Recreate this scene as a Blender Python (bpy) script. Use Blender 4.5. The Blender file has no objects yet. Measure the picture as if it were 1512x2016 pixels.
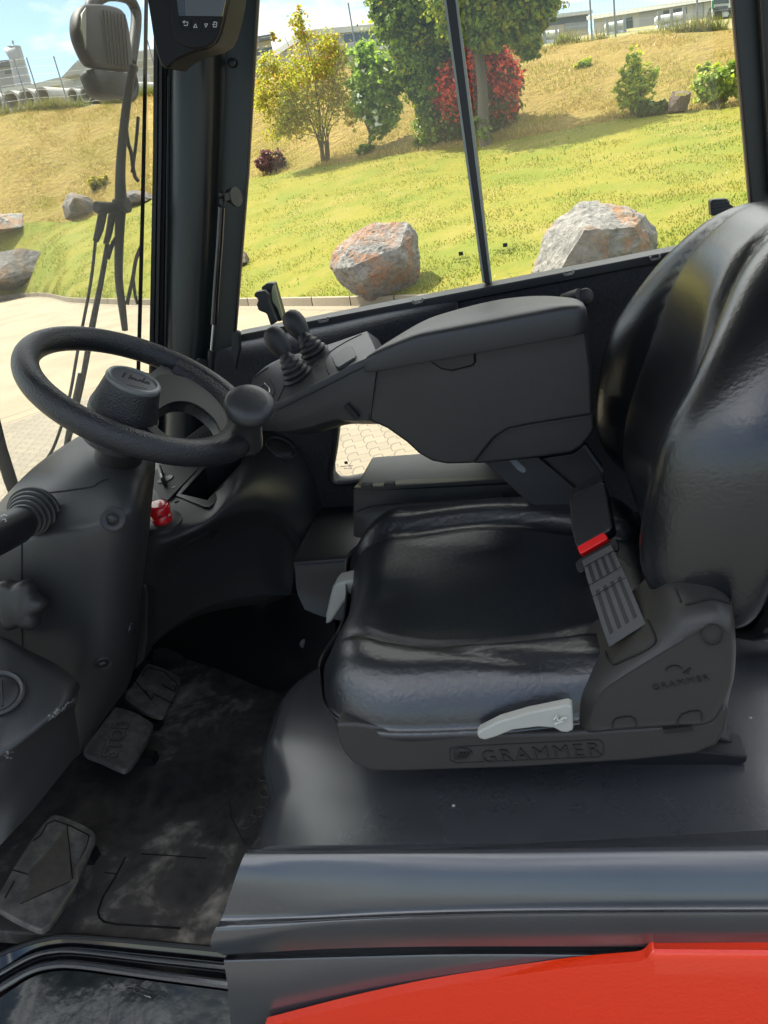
import bpy, bmesh, math, random
import numpy as np
from mathutils import Vector, Matrix, noise
from mathutils.bvhtree import BVHTree
random.seed(7); rng = np.random.default_rng(7)
S = bpy.context.scene
COL = S.collection
# ------------------------------------------------------------------ camera
F = 1514.0; CX, CY = 756.0, 1008.0
_roll = math.radians(11.0); _D = F*F/655.0
_dn = np.array([math.sin(_roll)*_D, math.cos(_roll)*_D, F]); _dn /= np.linalg.norm(_dn)
_u = 334.0; _v = -(_dn[0]*_u+_dn[2]*F)/_dn[1]
_Y = np.array([_u, _v, F]); _Y /= np.linalg.norm(_Y)
_Z = -_dn; _X = np.cross(_Y, _Z)
R = np.array([_X, _Y, _Z]); CAM = np.array([0, 0, 1.9])
cam_d = bpy.data.cameras.new('camera'); cam = bpy.data.objects.new('camera', cam_d); COL.objects.link(cam)
cam_d.sensor_fit = 'VERTICAL'; cam_d.sensor_height = 36.0; cam_d.lens = F/2016*36.0
cam_d.clip_start = 0.02; cam_d.clip_end = 3000
right, up, back = R@np.array([1., 0, 0]), R@np.array([0, -1., 0]), R@np.array([0, 0, -1.])
M4 = Matrix([[right[i], up[i], back[i], CAM[i]] for i in range(3)]+[[0, 0, 0, 1]])
cam.matrix_world = M4
S.camera = cam
# ------------------------------------------------------------------ light
SUN_EL, SUN_AZ = math.radians(61), math.atan2(0.52, -0.85)    # direction TO the sun in the XY plane
sd = Vector((math.cos(SUN_EL)*math.cos(SUN_AZ), math.cos(SUN_EL)*math.sin(SUN_AZ), math.sin(SUN_EL)))
ld = bpy.data.lights.new('sun', 'SUN'); ld.energy = 5.0; ld.angle = math.radians(0.5); ld.color = (1, 0.94, 0.84)
lo = bpy.data.objects.new('sun', ld); COL.objects.link(lo); lo.rotation_euler = sd.to_track_quat('Z', 'Y').to_euler()
lo.location = (0, 0, 30)
W = bpy.data.worlds.new("World"); S.world = W; W.use_nodes = True
nt = W.node_tree; nt.nodes.clear()
def N(nt, t, **k):
    n = nt.nodes.new(t)
    for a, b in k.items(): setattr(n, a, b)
    return n
L = lambda nt, a, b: nt.links.new(a, b)
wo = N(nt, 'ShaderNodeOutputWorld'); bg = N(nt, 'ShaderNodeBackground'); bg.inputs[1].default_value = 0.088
sky = N(nt, 'ShaderNodeTexSky', sky_type='NISHITA', sun_disc=False, sun_elevation=SUN_EL)
sky.sun_rotation = math.pi/2-SUN_AZ; sky.air_density = 1.0; sky.dust_density = 0.2; sky.ozone_density = 1.2
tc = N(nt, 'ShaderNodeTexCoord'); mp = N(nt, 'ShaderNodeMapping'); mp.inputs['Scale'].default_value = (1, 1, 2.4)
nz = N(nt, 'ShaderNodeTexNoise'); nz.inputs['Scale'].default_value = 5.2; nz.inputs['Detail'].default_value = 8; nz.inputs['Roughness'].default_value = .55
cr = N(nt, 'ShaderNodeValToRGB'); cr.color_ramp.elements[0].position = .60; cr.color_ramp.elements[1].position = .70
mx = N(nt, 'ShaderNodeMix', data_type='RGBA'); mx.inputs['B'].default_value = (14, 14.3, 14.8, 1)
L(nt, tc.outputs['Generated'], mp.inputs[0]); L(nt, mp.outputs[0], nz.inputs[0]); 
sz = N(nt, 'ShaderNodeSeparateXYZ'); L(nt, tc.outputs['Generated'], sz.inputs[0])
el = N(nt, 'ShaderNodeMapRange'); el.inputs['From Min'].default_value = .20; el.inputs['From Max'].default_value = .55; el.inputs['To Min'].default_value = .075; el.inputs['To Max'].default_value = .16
L(nt, sz.outputs[2], el.inputs[0]); adc = N(nt, 'ShaderNodeMath', operation='ADD'); L(nt, nz.outputs[0], adc.inputs[0]); L(nt, el.outputs[0], adc.inputs[1]); wd = N(nt, 'ShaderNodeMath', operation='MULTIPLY_ADD'); wd.inputs[1].default_value = .10; L(nt, sz.outputs[1], wd.inputs[0]); L(nt, adc.outputs[0], wd.inputs[2]); wx = N(nt, 'ShaderNodeMath', operation='MULTIPLY_ADD'); wx.inputs[1].default_value = -.05; L(nt, sz.outputs[0], wx.inputs[0]); L(nt, wd.outputs[0], wx.inputs[2]); L(nt, wx.outputs[0], cr.inputs[0])  # off-frame clouds invented: thicker on the far side, thinner on the camera side
cb0 = N(nt, 'ShaderNodeMapRange'); cb0.inputs['From Min'].default_value = .20; cb0.inputs['From Max'].default_value = .55; cb0.inputs['To Min'].default_value = 6.5; cb0.inputs['To Max'].default_value = 20.0  # overhead clouds, out of view, brightened for stronger reflections in the cab
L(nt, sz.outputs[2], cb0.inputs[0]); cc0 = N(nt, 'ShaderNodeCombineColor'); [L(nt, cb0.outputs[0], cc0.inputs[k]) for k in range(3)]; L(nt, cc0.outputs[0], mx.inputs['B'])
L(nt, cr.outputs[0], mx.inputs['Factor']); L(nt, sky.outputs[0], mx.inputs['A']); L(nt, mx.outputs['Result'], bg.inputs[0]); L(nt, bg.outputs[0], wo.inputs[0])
S.view_settings.view_transform = 'Standard'; S.view_settings.look = 'None'; S.view_settings.gamma = 1
S.view_settings.use_curve_mapping = False
S.view_settings.exposure = 1.42
S.render.engine = 'CYCLES'
# ------------------------------------------------------------------ calibrated rays: a pixel of the 1512x2016 photo -> a point at a real distance
def ray(x, y): return R@np.array([x-CX, y-CY, F])
def aY(x, y, yy): d = ray(x, y); return CAM+d*(yy/d[1])
def aZ(x, y, z): d = ray(x, y); return CAM+d*((z-CAM[2])/d[2])
def aX(x, y, xx): d = ray(x, y); return CAM+d*(xx/d[0])
def aP(x, y, p, n): d = ray(x, y); return CAM+d*(np.dot(np.array(p)-CAM, n)/np.dot(d, n))
def aD(x, y, dist): d = ray(x, y); return CAM+d*(dist/math.hypot(d[0], d[1]))
def proj(p): c = R.T@(np.array(p)-CAM); return CX+F*c[0]/c[2], CY+F*c[1]/c[2]
GZ = 0.15
# ------------------------------------------------------------------ mesh helpers
def woff(o):
    v = Vector((0, 0, 0))
    while o is not None: v += o.location; o = o.parent
    return v
def finish(o, mat, smooth=40):
    me = o.data
    for m in (mat if isinstance(mat, (list, tuple)) else [mat]): me.materials.append(m)
    bm = bmesh.new(); bm.from_mesh(me)
    bmesh.ops.recalc_face_normals(bm, faces=bm.faces[:])
    for f in bm.faces: f.smooth = smooth > 0
    if 0 < smooth < 180:
        c = math.radians(smooth)
        for e in bm.edges:
            e.smooth = not (len(e.link_faces) == 2 and e.calc_face_angle(0) > c)
    bm.to_mesh(me); bm.free()
def mesh(name, verts, faces, mat, parent=None, origin=None, smooth=40, fm=None):
    off = woff(parent) if parent else Vector(origin if origin is not None else (0, 0, 0))
    me = bpy.data.meshes.new(name)
    me.from_pydata([tuple(float(a) for a in (Vector(v)-off)) for v in verts], [], [tuple(f) for f in faces]); me.validate()
    o = bpy.data.objects.new(name, me); COL.objects.link(o)
    if parent: o.parent = parent
    else: o.location = off
    if fm is not None:
        for p, k in zip(me.polygons, fm): p.material_index = k
    finish(o, mat, smooth)
    return o
def tag(o, label=None, cat=None, group=None, kind=None):
    if label: o['label'] = label
    if cat: o['category'] = cat
    if group: o['group'] = group
    if kind: o['kind'] = kind
    return o
def empty(name, loc): 
    o = bpy.data.objects.new(name, None); COL.objects.link(o); o.location = loc; o.empty_display_size = .1; return o
def bevel(o, w, seg=3, ang=35):
    m = o.modifiers.new('bevel', 'BEVEL'); m.width = w; m.segments = seg; m.limit_method = 'ANGLE'; m.angle_limit = math.radians(ang)
    for p in o.data.polygons: p.use_smooth = True
    for a in list(o.data.attributes):
        if a.name == 'sharp_edge': o.data.attributes.remove(a)
    m2 = o.modifiers.new('wn', 'WEIGHTED_NORMAL'); m2.keep_sharp = False
    return o
def subs(o, n=2):
    m = o.modifiers.new('sub', 'SUBSURF'); m.levels = n; m.render_levels = n
    for a in list(o.data.attributes):
        if a.name == 'sharp_edge': o.data.attributes.remove(a)
    return o
class MB:
    """collects pieces of ONE mesh"""
    def __init__(s): s.v = []; s.f = []
    def add(s, v, f):
        b = len(s.v); s.v += [tuple(x) for x in v]; s.f += [tuple(b+i for i in q) for q in f]; return s
    def box(s, a, b):
        (x0, y0, z0), (x1, y1, z1) = a, b
        v = [(x, y, z) for x in (x0, x1) for y in (y0, y1) for z in (z0, z1)]
        return s.add(v, [(0, 1, 3, 2), (4, 6, 7, 5), (0, 4, 5, 1), (2, 3, 7, 6), (0, 2, 6, 4), (1, 5, 7, 3)])
    def bar(s, p, q, w, h=None, upv=(0, 0, 1)):
        p, q = Vector(p), Vector(q); h = h or w; d = (q-p).normalized(); a = d.cross(Vector(upv))
        if a.length < 1e-4: a = d.cross(Vector((1, 0, 0)))
        a.normalize(); b = a.cross(d)
        v = [c+a*(w/2*i)+b*(h/2*j) for c in (p, q) for i, j in ((-1, -1), (1, -1), (1, 1), (-1, 1))]
        return s.add(v, [(0, 1, 2, 3), (7, 6, 5, 4), (0, 4, 5, 1), (1, 5, 6, 2), (2, 6, 7, 3), (3, 7, 4, 0)])
    def tube(s, path, r, n=12, closed=False):
        P = [Vector(p) for p in path]; m = len(P); rr = r if hasattr(r, '__len__') else [r]*m
        V = []; prev = None
        for i, p in enumerate(P):
            if closed: t = (P[(i+1) % m]-P[i-1])
            else: t = P[min(i+1, m-1)]-P[max(i-1, 0)]
            t.normalize()
            if prev is None:
                a = t.cross(Vector((0, 0, 1)))
                if a.length < .05: a = t.cross(Vector((1, 0, 0)))
            else: a = prev-t*prev.dot(t)
            a.normalize(); prev = a; b = t.cross(a)
            V += [p+(a*math.cos(2*math.pi*k/n)+b*math.sin(2*math.pi*k/n))*rr[i] for k in range(n)]
        Fc = []
        for i in range(m if closed else m-1):
            j = (i+1) % m
            for k in range(n): Fc.append((i*n+k, i*n+(k+1) % n, j*n+(k+1) % n, j*n+k))
        if not closed: Fc += [tuple(range(n))[::-1], tuple((m-1)*n+k for k in range(n))]
        return s.add(V, Fc)
    def lathe(s, prof, p, axis, n=40, xdir=None, sy=1.0):
        """prof: (radius, height along axis)"""
        p, ax = Vector(p), Vector(axis).normalized()
        a = Vector(xdir) if xdir else ax.cross(Vector((0, 1, 0)))
        a -= ax*a.dot(ax); a.normalize(); b = ax.cross(a); V = []; 
        for r, h in prof: V += [p+ax*h+(a*math.cos(2*math.pi*k/n)+b*math.sin(2*math.pi*k/n)*sy)*max(r, 1e-5) for k in range(n)]
        Fc = []
        for i in range(len(prof)-1):
            for k in range(n): Fc.append((i*n+k, i*n+(k+1) % n, (i+1)*n+(k+1) % n, (i+1)*n+k))
        Fc += [tuple(range(n))[::-1], tuple((len(prof)-1)*n+k for k in range(n))]
        return s.add(V, Fc)
    def rings(s, rings, cap=True, closed=True):
        n = len(rings[0]); V = [v for r in rings for v in r]; Fc = []
        for i in range(len(rings)-1):
            for k in range(n if closed else n-1): Fc.append((i*n+k, i*n+(k+1) % n, (i+1)*n+(k+1) % n, (i+1)*n+k))
        if cap: Fc += [tuple(range(n))[::-1], tuple((len(rings)-1)*n+k for k in range(n))]
        return s.add(V, Fc)
    def build(s, name, mat, parent=None, origin=None, smooth=40, fm=None): return mesh(name, s.v, s.f, mat, parent, origin, smooth, fm)
def catmull(P, n, closed=False):
    P = np.array(P, float); m = len(P); out = []
    segs = m if closed else m-1
    for i in range(segs):
        p0 = P[(i-1) % m] if closed or i > 0 else 2*P[0]-P[1]; p1 = P[i]; p2 = P[(i+1) % m]
        p3 = P[(i+2) % m] if closed or i+2 < m else 2*P[-1]-P[-2]
        for k in range(n):
            t = k/n; out.append(.5*((2*p1)+(-p0+p2)*t+(2*p0-5*p1+4*p2-p3)*t*t+(-p0+3*p1-3*p2+p3)*t**3))
    if not closed: out.append(P[-1])
    return np.array(out)
def resamp(P, n, closed=True):
    P = np.array(P, float)
    if closed: P = np.vstack([P, P[:1]])
    d = np.r_[0, np.cumsum(np.linalg.norm(np.diff(P, axis=0), axis=1))]
    t = np.linspace(0, d[-1], n+1)[:-1] if closed else np.linspace(0, d[-1], n)
    return np.array([np.interp(t, d, P[:, k]) for k in range(P.shape[1])]).T
def fill2(name, loops, back, mat, parent=None, origin=None, smooth=40, bev=0, seg=3):
    """planar outline (first loop) with holes, given thickness by the vector back"""
    bm = bmesh.new(); es = []
    for lp in loops:
        vs = [bm.verts.new(Vector(p)) for p in lp]
        es += [bm.edges.new((vs[i], vs[(i+1) % len(vs)])) for i in range(len(vs))]
    if len(loops) == 1: bm.faces.new(bm.verts[:])
    else:
        bmesh.ops.triangle_fill(bm, use_beauty=True, use_dissolve=False, edges=es)
    ret = bmesh.ops.extrude_face_region(bm, geom=bm.faces[:])
    bmesh.ops.translate(bm, verts=[g for g in ret['geom'] if isinstance(g, bmesh.types.BMVert)], vec=Vector(back))
    bm.verts.index_update()
    V = [v.co.copy() for v in bm.verts]; Fc = [[v.index for v in f.verts] for f in bm.faces]; bm.free()
    o = mesh(name, V, Fc, mat, parent, origin, smooth)
    if bev: bevel(o, bev, seg)
    return o
def prism(name, px, y0, y1, mat, parent=None, bev=0, sm=0, seg=3):
    """side profile given in pixels on the plane Y=y0, extruded across the truck to Y=y1"""
    P = catmull(px, sm, True) if sm else px
    return fill2(name, [[aY(x, y, y0) for x, y in P]], (0, y1-y0, 0), mat, parent, bev=bev, seg=seg)
def patch(name, rows, back, mat, parent=None, n=6, hole=None, fm=None, lin=False):
    """rows of (px, py, Y): a smooth curved panel with real thickness"""
    G = np.array([[aY(*p) for p in r] for r in rows])
    return patch3(name, G, back, mat, parent, n, hole)
def patch3(name, G, back, mat, parent=None, n=6, hole=None, origin=None):
    G = np.array([catmull(r, n) for r in np.array(G, float)])
    G = np.array([catmull(G[:, j], n) for j in range(G.shape[1])]).transpose(1, 0, 2)
    a, b = G.shape[:2]; V = [tuple(p) for r in G for p in r]; bk = np.array(back, float)
    V += [tuple(np.array(p)+bk) for p in V]; o = a*b; Fc = []
    keep = np.ones((a-1, b-1), bool)
    if hole is not None:
        hp = np.array(hole, float)
        def inside(x, y):
            c = False; j = len(hp)-1
            for i in range(len(hp)):
                if (hp[i][1] > y) != (hp[j][1] > y) and x < (hp[j][0]-hp[i][0])*(y-hp[i][1])/(hp[j][1]-hp[i][1])+hp[i][0]: c = not c
                j = i
            return c
        for i in range(a-1):
            for j in range(b-1):
                x, y = proj((G[i, j]+G[i+1, j+1])/2)
                if inside(x, y): keep[i, j] = False
    for i in range(a-1):
        for j in range(b-1):
            if keep[i, j]:
                q = (i*b+j, i*b+j+1, (i+1)*b+j+1, (i+1)*b+j); Fc.append(q); Fc.append(tuple(o+k for k in q[::-1]))
    for i in range(a-1):
        for j in (0, b-1): Fc.append((i*b+j, (i+1)*b+j, o+(i+1)*b+j, o+i*b+j))
    for j in range(b-1):
        for i in (0, a-1): Fc.append((i*b+j, i*b+j+1, o+i*b+j+1, o+i*b+j))
    ob = mesh(name, V, Fc, mat, parent, origin, 55)
    return ob
def text(name, s, size, p, xd, yd, mat, parent, ext=.0006, bold=0.0, italic=0.0, spacing=1.0):
    c = bpy.data.curves.new(name, 'FONT'); c.body = s; c.size = size; c.extrude = ext; c.align_x = 'CENTER'; c.align_y = 'CENTER'
    c.offset = bold; c.shear = italic; c.space_character = spacing; c.resolution_u = 4
    t = bpy.data.objects.new(name, c); COL.objects.link(t); dg = bpy.context.evaluated_depsgraph_get(); dg.update()
    me = bpy.data.meshes.new_from_object(t.evaluated_get(dg)); COL.objects.unlink(t); bpy.data.objects.remove(t)
    xd = Vector(xd).normalized(); yd = (Vector(yd)-xd*Vector(yd).dot(xd)).normalized(); zd = xd.cross(yd)
    V = [Vector(p)+xd*v.co.x+yd*v.co.y+zd*v.co.z for v in me.vertices]; Fc = [tuple(f.vertices) for f in me.polygons]
    return mesh(name, V, Fc, mat, parent, smooth=0)
# ------------------------------------------------------------------ materials
def mat(name, col, rough=.5, metal=0, spec=.5, coat=0, bump=None, var=None, coatr=.1, sheen=0, trans=0):
    """bump: list of (kind, scale, strength, distance); var: (scale, amount, colour2)"""
    m = bpy.data.materials.new(name); m.use_nodes = True; nt = m.node_tree; b = nt.nodes['Principled BSDF']
    b.inputs['Base Color'].default_value = (*col, 1); b.inputs['Roughness'].default_value = rough; b.inputs['Metallic'].default_value = metal
    b.inputs['Specular IOR Level'].default_value = spec; b.inputs['Coat Weight'].default_value = coat; b.inputs['Coat Roughness'].default_value = coatr
    if sheen: b.inputs['Sheen Weight'].default_value = sheen
    if trans: b.inputs['Transmission Weight'].default_value = trans
    t = N(nt, 'ShaderNodeTexCoord')
    if bump:
        prev = None
        for kind, sc, st, di in bump:
            if kind == 'noise': q = N(nt, 'ShaderNodeTexNoise'); q.inputs['Scale'].default_value = sc; q.inputs['Detail'].default_value = 5; out = q.outputs[0]
            elif kind == 'voronoi': q = N(nt, 'ShaderNodeTexVoronoi'); q.inputs['Scale'].default_value = sc; out = q.outputs[0]
            elif kind == 'crack': q = N(nt, 'ShaderNodeTexVoronoi', feature='DISTANCE_TO_EDGE'); q.inputs['Scale'].default_value = sc; out = q.outputs[0]
            L(nt, t.outputs['Object'], q.inputs['Vector'])
            bp = N(nt, 'ShaderNodeBump'); bp.inputs['Strength'].default_value = st; bp.inputs['Distance'].default_value = di
            L(nt, out, bp.inputs['Height'])
            if prev: L(nt, prev.outputs[0], bp.inputs['Normal'])
            prev = bp
        L(nt, prev.outputs[0], b.inputs['Normal'])
    if var:
        q = N(nt, 'ShaderNodeTexNoise'); q.inputs['Scale'].default_value = var[0]; q.inputs['Detail'].default_value = 7; q.inputs['Roughness'].default_value = .65
        c = N(nt, 'ShaderNodeValToRGB'); c.color_ramp.elements[0].position = var[3] if len(var) > 3 else .35; c.color_ramp.elements[1].position = var[4] if len(var) > 4 else .75
        k = N(nt, 'ShaderNodeMix', data_type='RGBA'); k.inputs['A'].default_value = (*col, 1); k.inputs['B'].default_value = (*var[2], 1)
        mm = N(nt, 'ShaderNodeMath', operation='MULTIPLY'); mm.inputs[1].default_value = var[1]
        L(nt, t.outputs['Object'], q.inputs['Vector']); L(nt, q.outputs[0], c.inputs[0]); L(nt, c.outputs[0], mm.inputs[0]); L(nt, mm.outputs[0], k.inputs['Factor'])
        L(nt, k.outputs['Result'], b.inputs['Base Color'])
    return m
GR = [('voronoi', 900, .25, .0004), ('noise', 350, .2, .0006)]
M = {}
M['plastic'] = mat('dark_plastic', (.021, .021, .0205), .44, spec=.5, bump=GR, var=(9, .35, (.036, .035, .033)))
M['plastic2'] = mat('grey_plastic', (.026, .0265, .027), .43, spec=.5, bump=GR, var=(8, .3, (.042, .042, .041)))
M['cover'] = mat('seat_cover_plastic', (.025, .024, .0225), .46, spec=.45, bump=GR, var=(14, .35, (.034, .031, .028)))
M['black'] = mat('black_plastic', (.010, .010, .011), .42, bump=GR)
M['deep'] = mat('recess_black', (.004, .004, .004), .7)
M['hood'] = mat('hood_plastic', (.034, .036, .039), .27, bump=[('noise', 10, .05, .003), ('noise', 260, .16, .0006)], var=(6, .45, (.055, .058, .062)), spec=.9, coat=.5, coatr=.22)
M['vinyl'] = mat('black_vinyl', (.008, .010, .0135), .36, spec=1.0, bump=[('crack', 85, .38, .0012), ('noise', 240, .35, .0008), ('noise', 30, .15, .003)])
M['vinyls'] = mat('smooth_vinyl', (.006, .007, .0085), .27, spec=.8, bump=[('noise', 240, .35, .0009), ('crack', 90, .18, .0008), ('noise', 22, .08, .004)])
M['foam'] = mat('moulded_foam', (.014, .015, .017), .40, bump=[('voronoi', 480, .8, .0009), ('noise', 200, .3, .0006)], spec=.5)
M['felt'] = mat('black_felt', (.011, .011, .013), .95, bump=[('noise', 420, .8, .0012), ('voronoi', 260, .5, .0010)], sheen=.25, var=(160, .8, (.03, .03, .033), .45, .7))
M['pillar'] = mat('pillar_paint', (.009, .013, .012), .36, bump=[('noise', 300, .06, .0005)])
M['rubber'] = mat('black_rubber', (.012, .012, .012), .55)
M['red'] = mat('red_paint', (.74, .036, .006), .22, coat=.6, bump=[('noise', 220, .35, .0014), ('noise', 60, .12, .003)])
M['emb2'] = mat('moulded_letter', (.011, .0105, .010), .5)
M['wip'] = mat('wiper_grey', (.028, .027, .025), .6, spec=.3)
M['redbtn'] = mat('red_button', (.55, .008, .015), .22, coat=.6, spec=.6)
M['redclip'] = mat('red_release', (.75, .012, .012), .38)
M['lever'] = mat('pale_lever', (.33, .33, .295), .5, var=(30, .4, (.3, .29, .26)), bump=[('noise', 200, .15, .001)])
M['steel'] = mat('bright_steel', (.5, .5, .5), .25, 1)
M['dsteel'] = mat('dark_steel', (.05, .05, .052), .4, .6)
M['gloss'] = mat('gloss_black', (.006, .006, .007), .10, coat=.3, spec=.6)
M['edge'] = mat('window_edge', (.16, .10, .06), .5)
M['icon'] = mat('icon_print', (.55, .55, .53), .5)
M['emb'] = mat('dark_print', (.008, .008, .009), .5)
M['belt'] = mat('seat_belt_web', (.05, .05, .052), .6, bump=[('noise', 500, .5, .001)], sheen=.2)
M['belt2'] = mat('seat_belt_dark', (.016, .016, .017), .6)
M['disp'] = mat('display_black', (.008, .008, .009), .6, spec=.3)
M['screen'] = mat('display_screen', (.075, .07, .068), .18, spec=.6)
M['stampm'] = mat('glass_print', (.02, .03, .02), .6)
M['peddle'] = mat('worn_pedal', (.080, .074, .066), .65, var=(26, .85, (.22, .20, .165), .42, .7), bump=[('noise', 120, .5, .001)])
M['bplate'] = mat('emblem_plate', (.035, .04, .05), .35, spec=.5)
M['ring'] = mat('emblem_ring', (.11, .115, .11), .35)
def glass(name, tint, g=.07, haze=0.0, rough=0.0, hcol=(.75, .7, .6)):
    m = bpy.data.materials.new(name); m.use_nodes = True; nt = m.node_tree; nt.nodes.clear()
    o = N(nt, 'ShaderNodeOutputMaterial'); t = N(nt, 'ShaderNodeBsdfTransparent'); t.inputs[0].default_value = (*tint, 1)
    gl = N(nt, 'ShaderNodeBsdfGlossy'); gl.inputs['Roughness'].default_value = rough; mx = N(nt, 'ShaderNodeMixShader'); mx.inputs[0].default_value = g
    L(nt, t.outputs[0], mx.inputs[1]); L(nt, gl.outputs[0], mx.inputs[2]); out = mx
    if haze:
        d = N(nt, 'ShaderNodeBsdfTranslucent'); d.inputs[0].default_value = (*hcol, 1)
        d2 = N(nt, 'ShaderNodeBsdfDiffuse'); d2.inputs[0].default_value = (*hcol, 1)
        ms = N(nt, 'ShaderNodeMixShader'); ms.inputs[0].default_value = .5; L(nt, d.outputs[0], ms.inputs[1]); L(nt, d2.outputs[0], ms.inputs[2])
        q = N(nt, 'ShaderNodeTexNoise'); q.inputs['Scale'].default_value = 3; q.inputs['Detail'].default_value = 6
        tcn = N(nt, 'ShaderNodeTexCoord'); L(nt, tcn.outputs['Object'], q.inputs['Vector'])
        mr = N(nt, 'ShaderNodeMapRange'); mr.inputs['From Min'].default_value = .3; mr.inputs['From Max'].default_value = .7; mr.inputs['To Min'].default_value = haze*.7; mr.inputs['To Max'].default_value = haze*1.3
        L(nt, q.outputs[0], mr.inputs[0]); m2 = N(nt, 'ShaderNodeMixShader'); L(nt, mr.outputs[0], m2.inputs[0]); L(nt, mx.outputs[0], m2.inputs[1]); L(nt, ms.outputs[0], m2.inputs[2]); out = m2
    L(nt, out.outputs[0], o.inputs[0]); return m
M['glass'] = glass('window_glass', (.95, .96, .93), .02, .018)  # haze paints a faint glare onto the panes along with dust
M['wglass'] = glass('dusty_glare_windscreen', (.93, .95, .93), .03, .06)  # haze stands for dust plus a painted veil of reflected light
# ================================================================== FORKLIFT
FL = tag(empty('forklift', (0, .93, GZ)), 'red and dark grey forklift cab with a black vinyl seat and steering wheel', 'forklift')
def ws(y, z):   # windscreen sheet: leaning and slightly curved
    return -.63-.28*(2.2-z)-.10*max(0, 1-((y-.93)/.5)**2)
WP = np.array([-.705, 1.2, 2.0]); WN = np.array([1, .20, -.28]); WN = WN/np.linalg.norm(WN)  # local plane of the screen near the right pillar
# ---- floor and surrounding body shell
FZ = .90
floor_m = bpy.data.materials.new('dusty_rubber_mat'); floor_m.use_nodes = True; nt = floor_m.node_tree; b = nt.nodes['Principled BSDF']
t = N(nt, 'ShaderNodeTexCoord'); n1 = N(nt, 'ShaderNodeTexNoise'); n1.inputs['Scale'].default_value = 9; n1.inputs['Detail'].default_value = 9; n1.inputs['Roughness'].default_value = .62; n1.inputs['Distortion'].default_value = .6
n2 = N(nt, 'ShaderNodeTexNoise'); n2.inputs['Scale'].default_value = 2.6; n2.inputs['Detail'].default_value = 3
n3 = N(nt, 'ShaderNodeTexNoise'); n3.inputs['Scale'].default_value = 45; n3.inputs['Detail'].default_value = 6
for q in (n1, n2, n3): L(nt, t.outputs['Object'], q.inputs['Vector'])
ad = N(nt, 'ShaderNodeMath', operation='MULTIPLY_ADD'); ad.inputs[1].default_value = .55; L(nt, n1.outputs[0], ad.inputs[0])
a2 = N(nt, 'ShaderNodeMath', operation='MULTIPLY'); a2.inputs[1].default_value = .42; L(nt, n2.outputs[0], a2.inputs[0]); L(nt, a2.outputs[0], ad.inputs[2])
a3 = N(nt, 'ShaderNodeMath', operation='MULTIPLY_ADD'); a3.inputs[1].default_value = .14; L(nt, n3.outputs[0], a3.inputs[0]); L(nt, ad.outputs[0], a3.inputs[2])
c = N(nt, 'ShaderNodeValToRGB'); e = c.color_ramp.elements; e[0].position = .47; e[0].color = (.026, .0235, .021, 1); e[1].position = .70; e[1].color = (.36, .32, .26, 1)
x = c.color_ramp.elements.new(.585); x.color = (.070, .063, .054, 1)
L(nt, a3.outputs[0], c.inputs[0]); L(nt, c.outputs[0], b.inputs['Base Color']); b.inputs['Roughness'].default_value = .7
bp = N(nt, 'ShaderNodeBump'); bp.inputs['Strength'].default_value = .35; bp.inputs['Distance'].default_value = .002; L(nt, n3.outputs[0], bp.inputs['Height']); L(nt, bp.outputs[0], b.inputs['Normal'])
flo = bevel(MB().box((-1.25, .69, FZ-.03), (-.25, 1.50, FZ)).build('floor_mat', floor_m, FL), .004)
g = MB()
def groove(m, pts, w=.0022, z=FZ):
    P = [aZ(x, y, z) for x, y in pts]
    for p, q in zip(P, P[1:]): m.bar(p, q, w, .0012)
groove(g, [(355, 1828), (300, 1824), (230, 1820), (205, 1815), (196, 1807), (193, 1795), (203, 1765), (225, 1730), (247, 1688)], .0035)
groove(g, [(278, 1681), (340, 1685), (407, 1690)]); groove(g, [(206, 1718), (232, 1721)])
groove(g, [(452, 1580), (456, 1610), (470, 1640), (486, 1664)], .0015)
g.build('access_panel_seam', M['deep'], flo)
ribs = MB()     # moulded round dimples beside the hood
for (x, y, r) in [(526, 1560, .012), (512, 1598, .012), (497, 1612, .009), (520, 1530, .010), (484, 1622, .010)]:
    p = aZ(x, y, FZ); ribs.tube([(p[0]+r*math.cos(a), p[1]+r*math.sin(a), FZ+.001) for a in np.linspace(0, 6.283, 18)[:-1]], .0022, 6, True)
ribs.build('mat_rib', floor_m, flo)
body = MB()     # lower structure: front panel under the windscreen, side skins, rear bulkhead
body.box((-1.32, .42, .55), (-1.25, 1.52, 1.20)); body.box((-1.30, 1.47, .45), (.75, 1.52, 1.02)); body.box((-1.25, .62, .45), (.75, 1.47, .86))
body.box((.62, .5, .45), (.75, 1.47, 1.30))
body.rings([[(-1.31, y, 1.14), (-1.22, y, 1.14), (ws(.93, 1.36)+.02, y, 1.36), (ws(.93, 1.36)-.02, y, 1.36)] for y in (.42, 1.5)])
bevel(body.build('body_shell', M['black'], FL), .01)
# unseen cab roof, stretched forward and sideways to keep sun patches off the cab
rf = MB().box((-1.95, .36, 2.58), (.80, 1.82, 2.65)); bevel(rf.build('oversized_cab_roof', M['pillar'], FL), .02)
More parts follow.
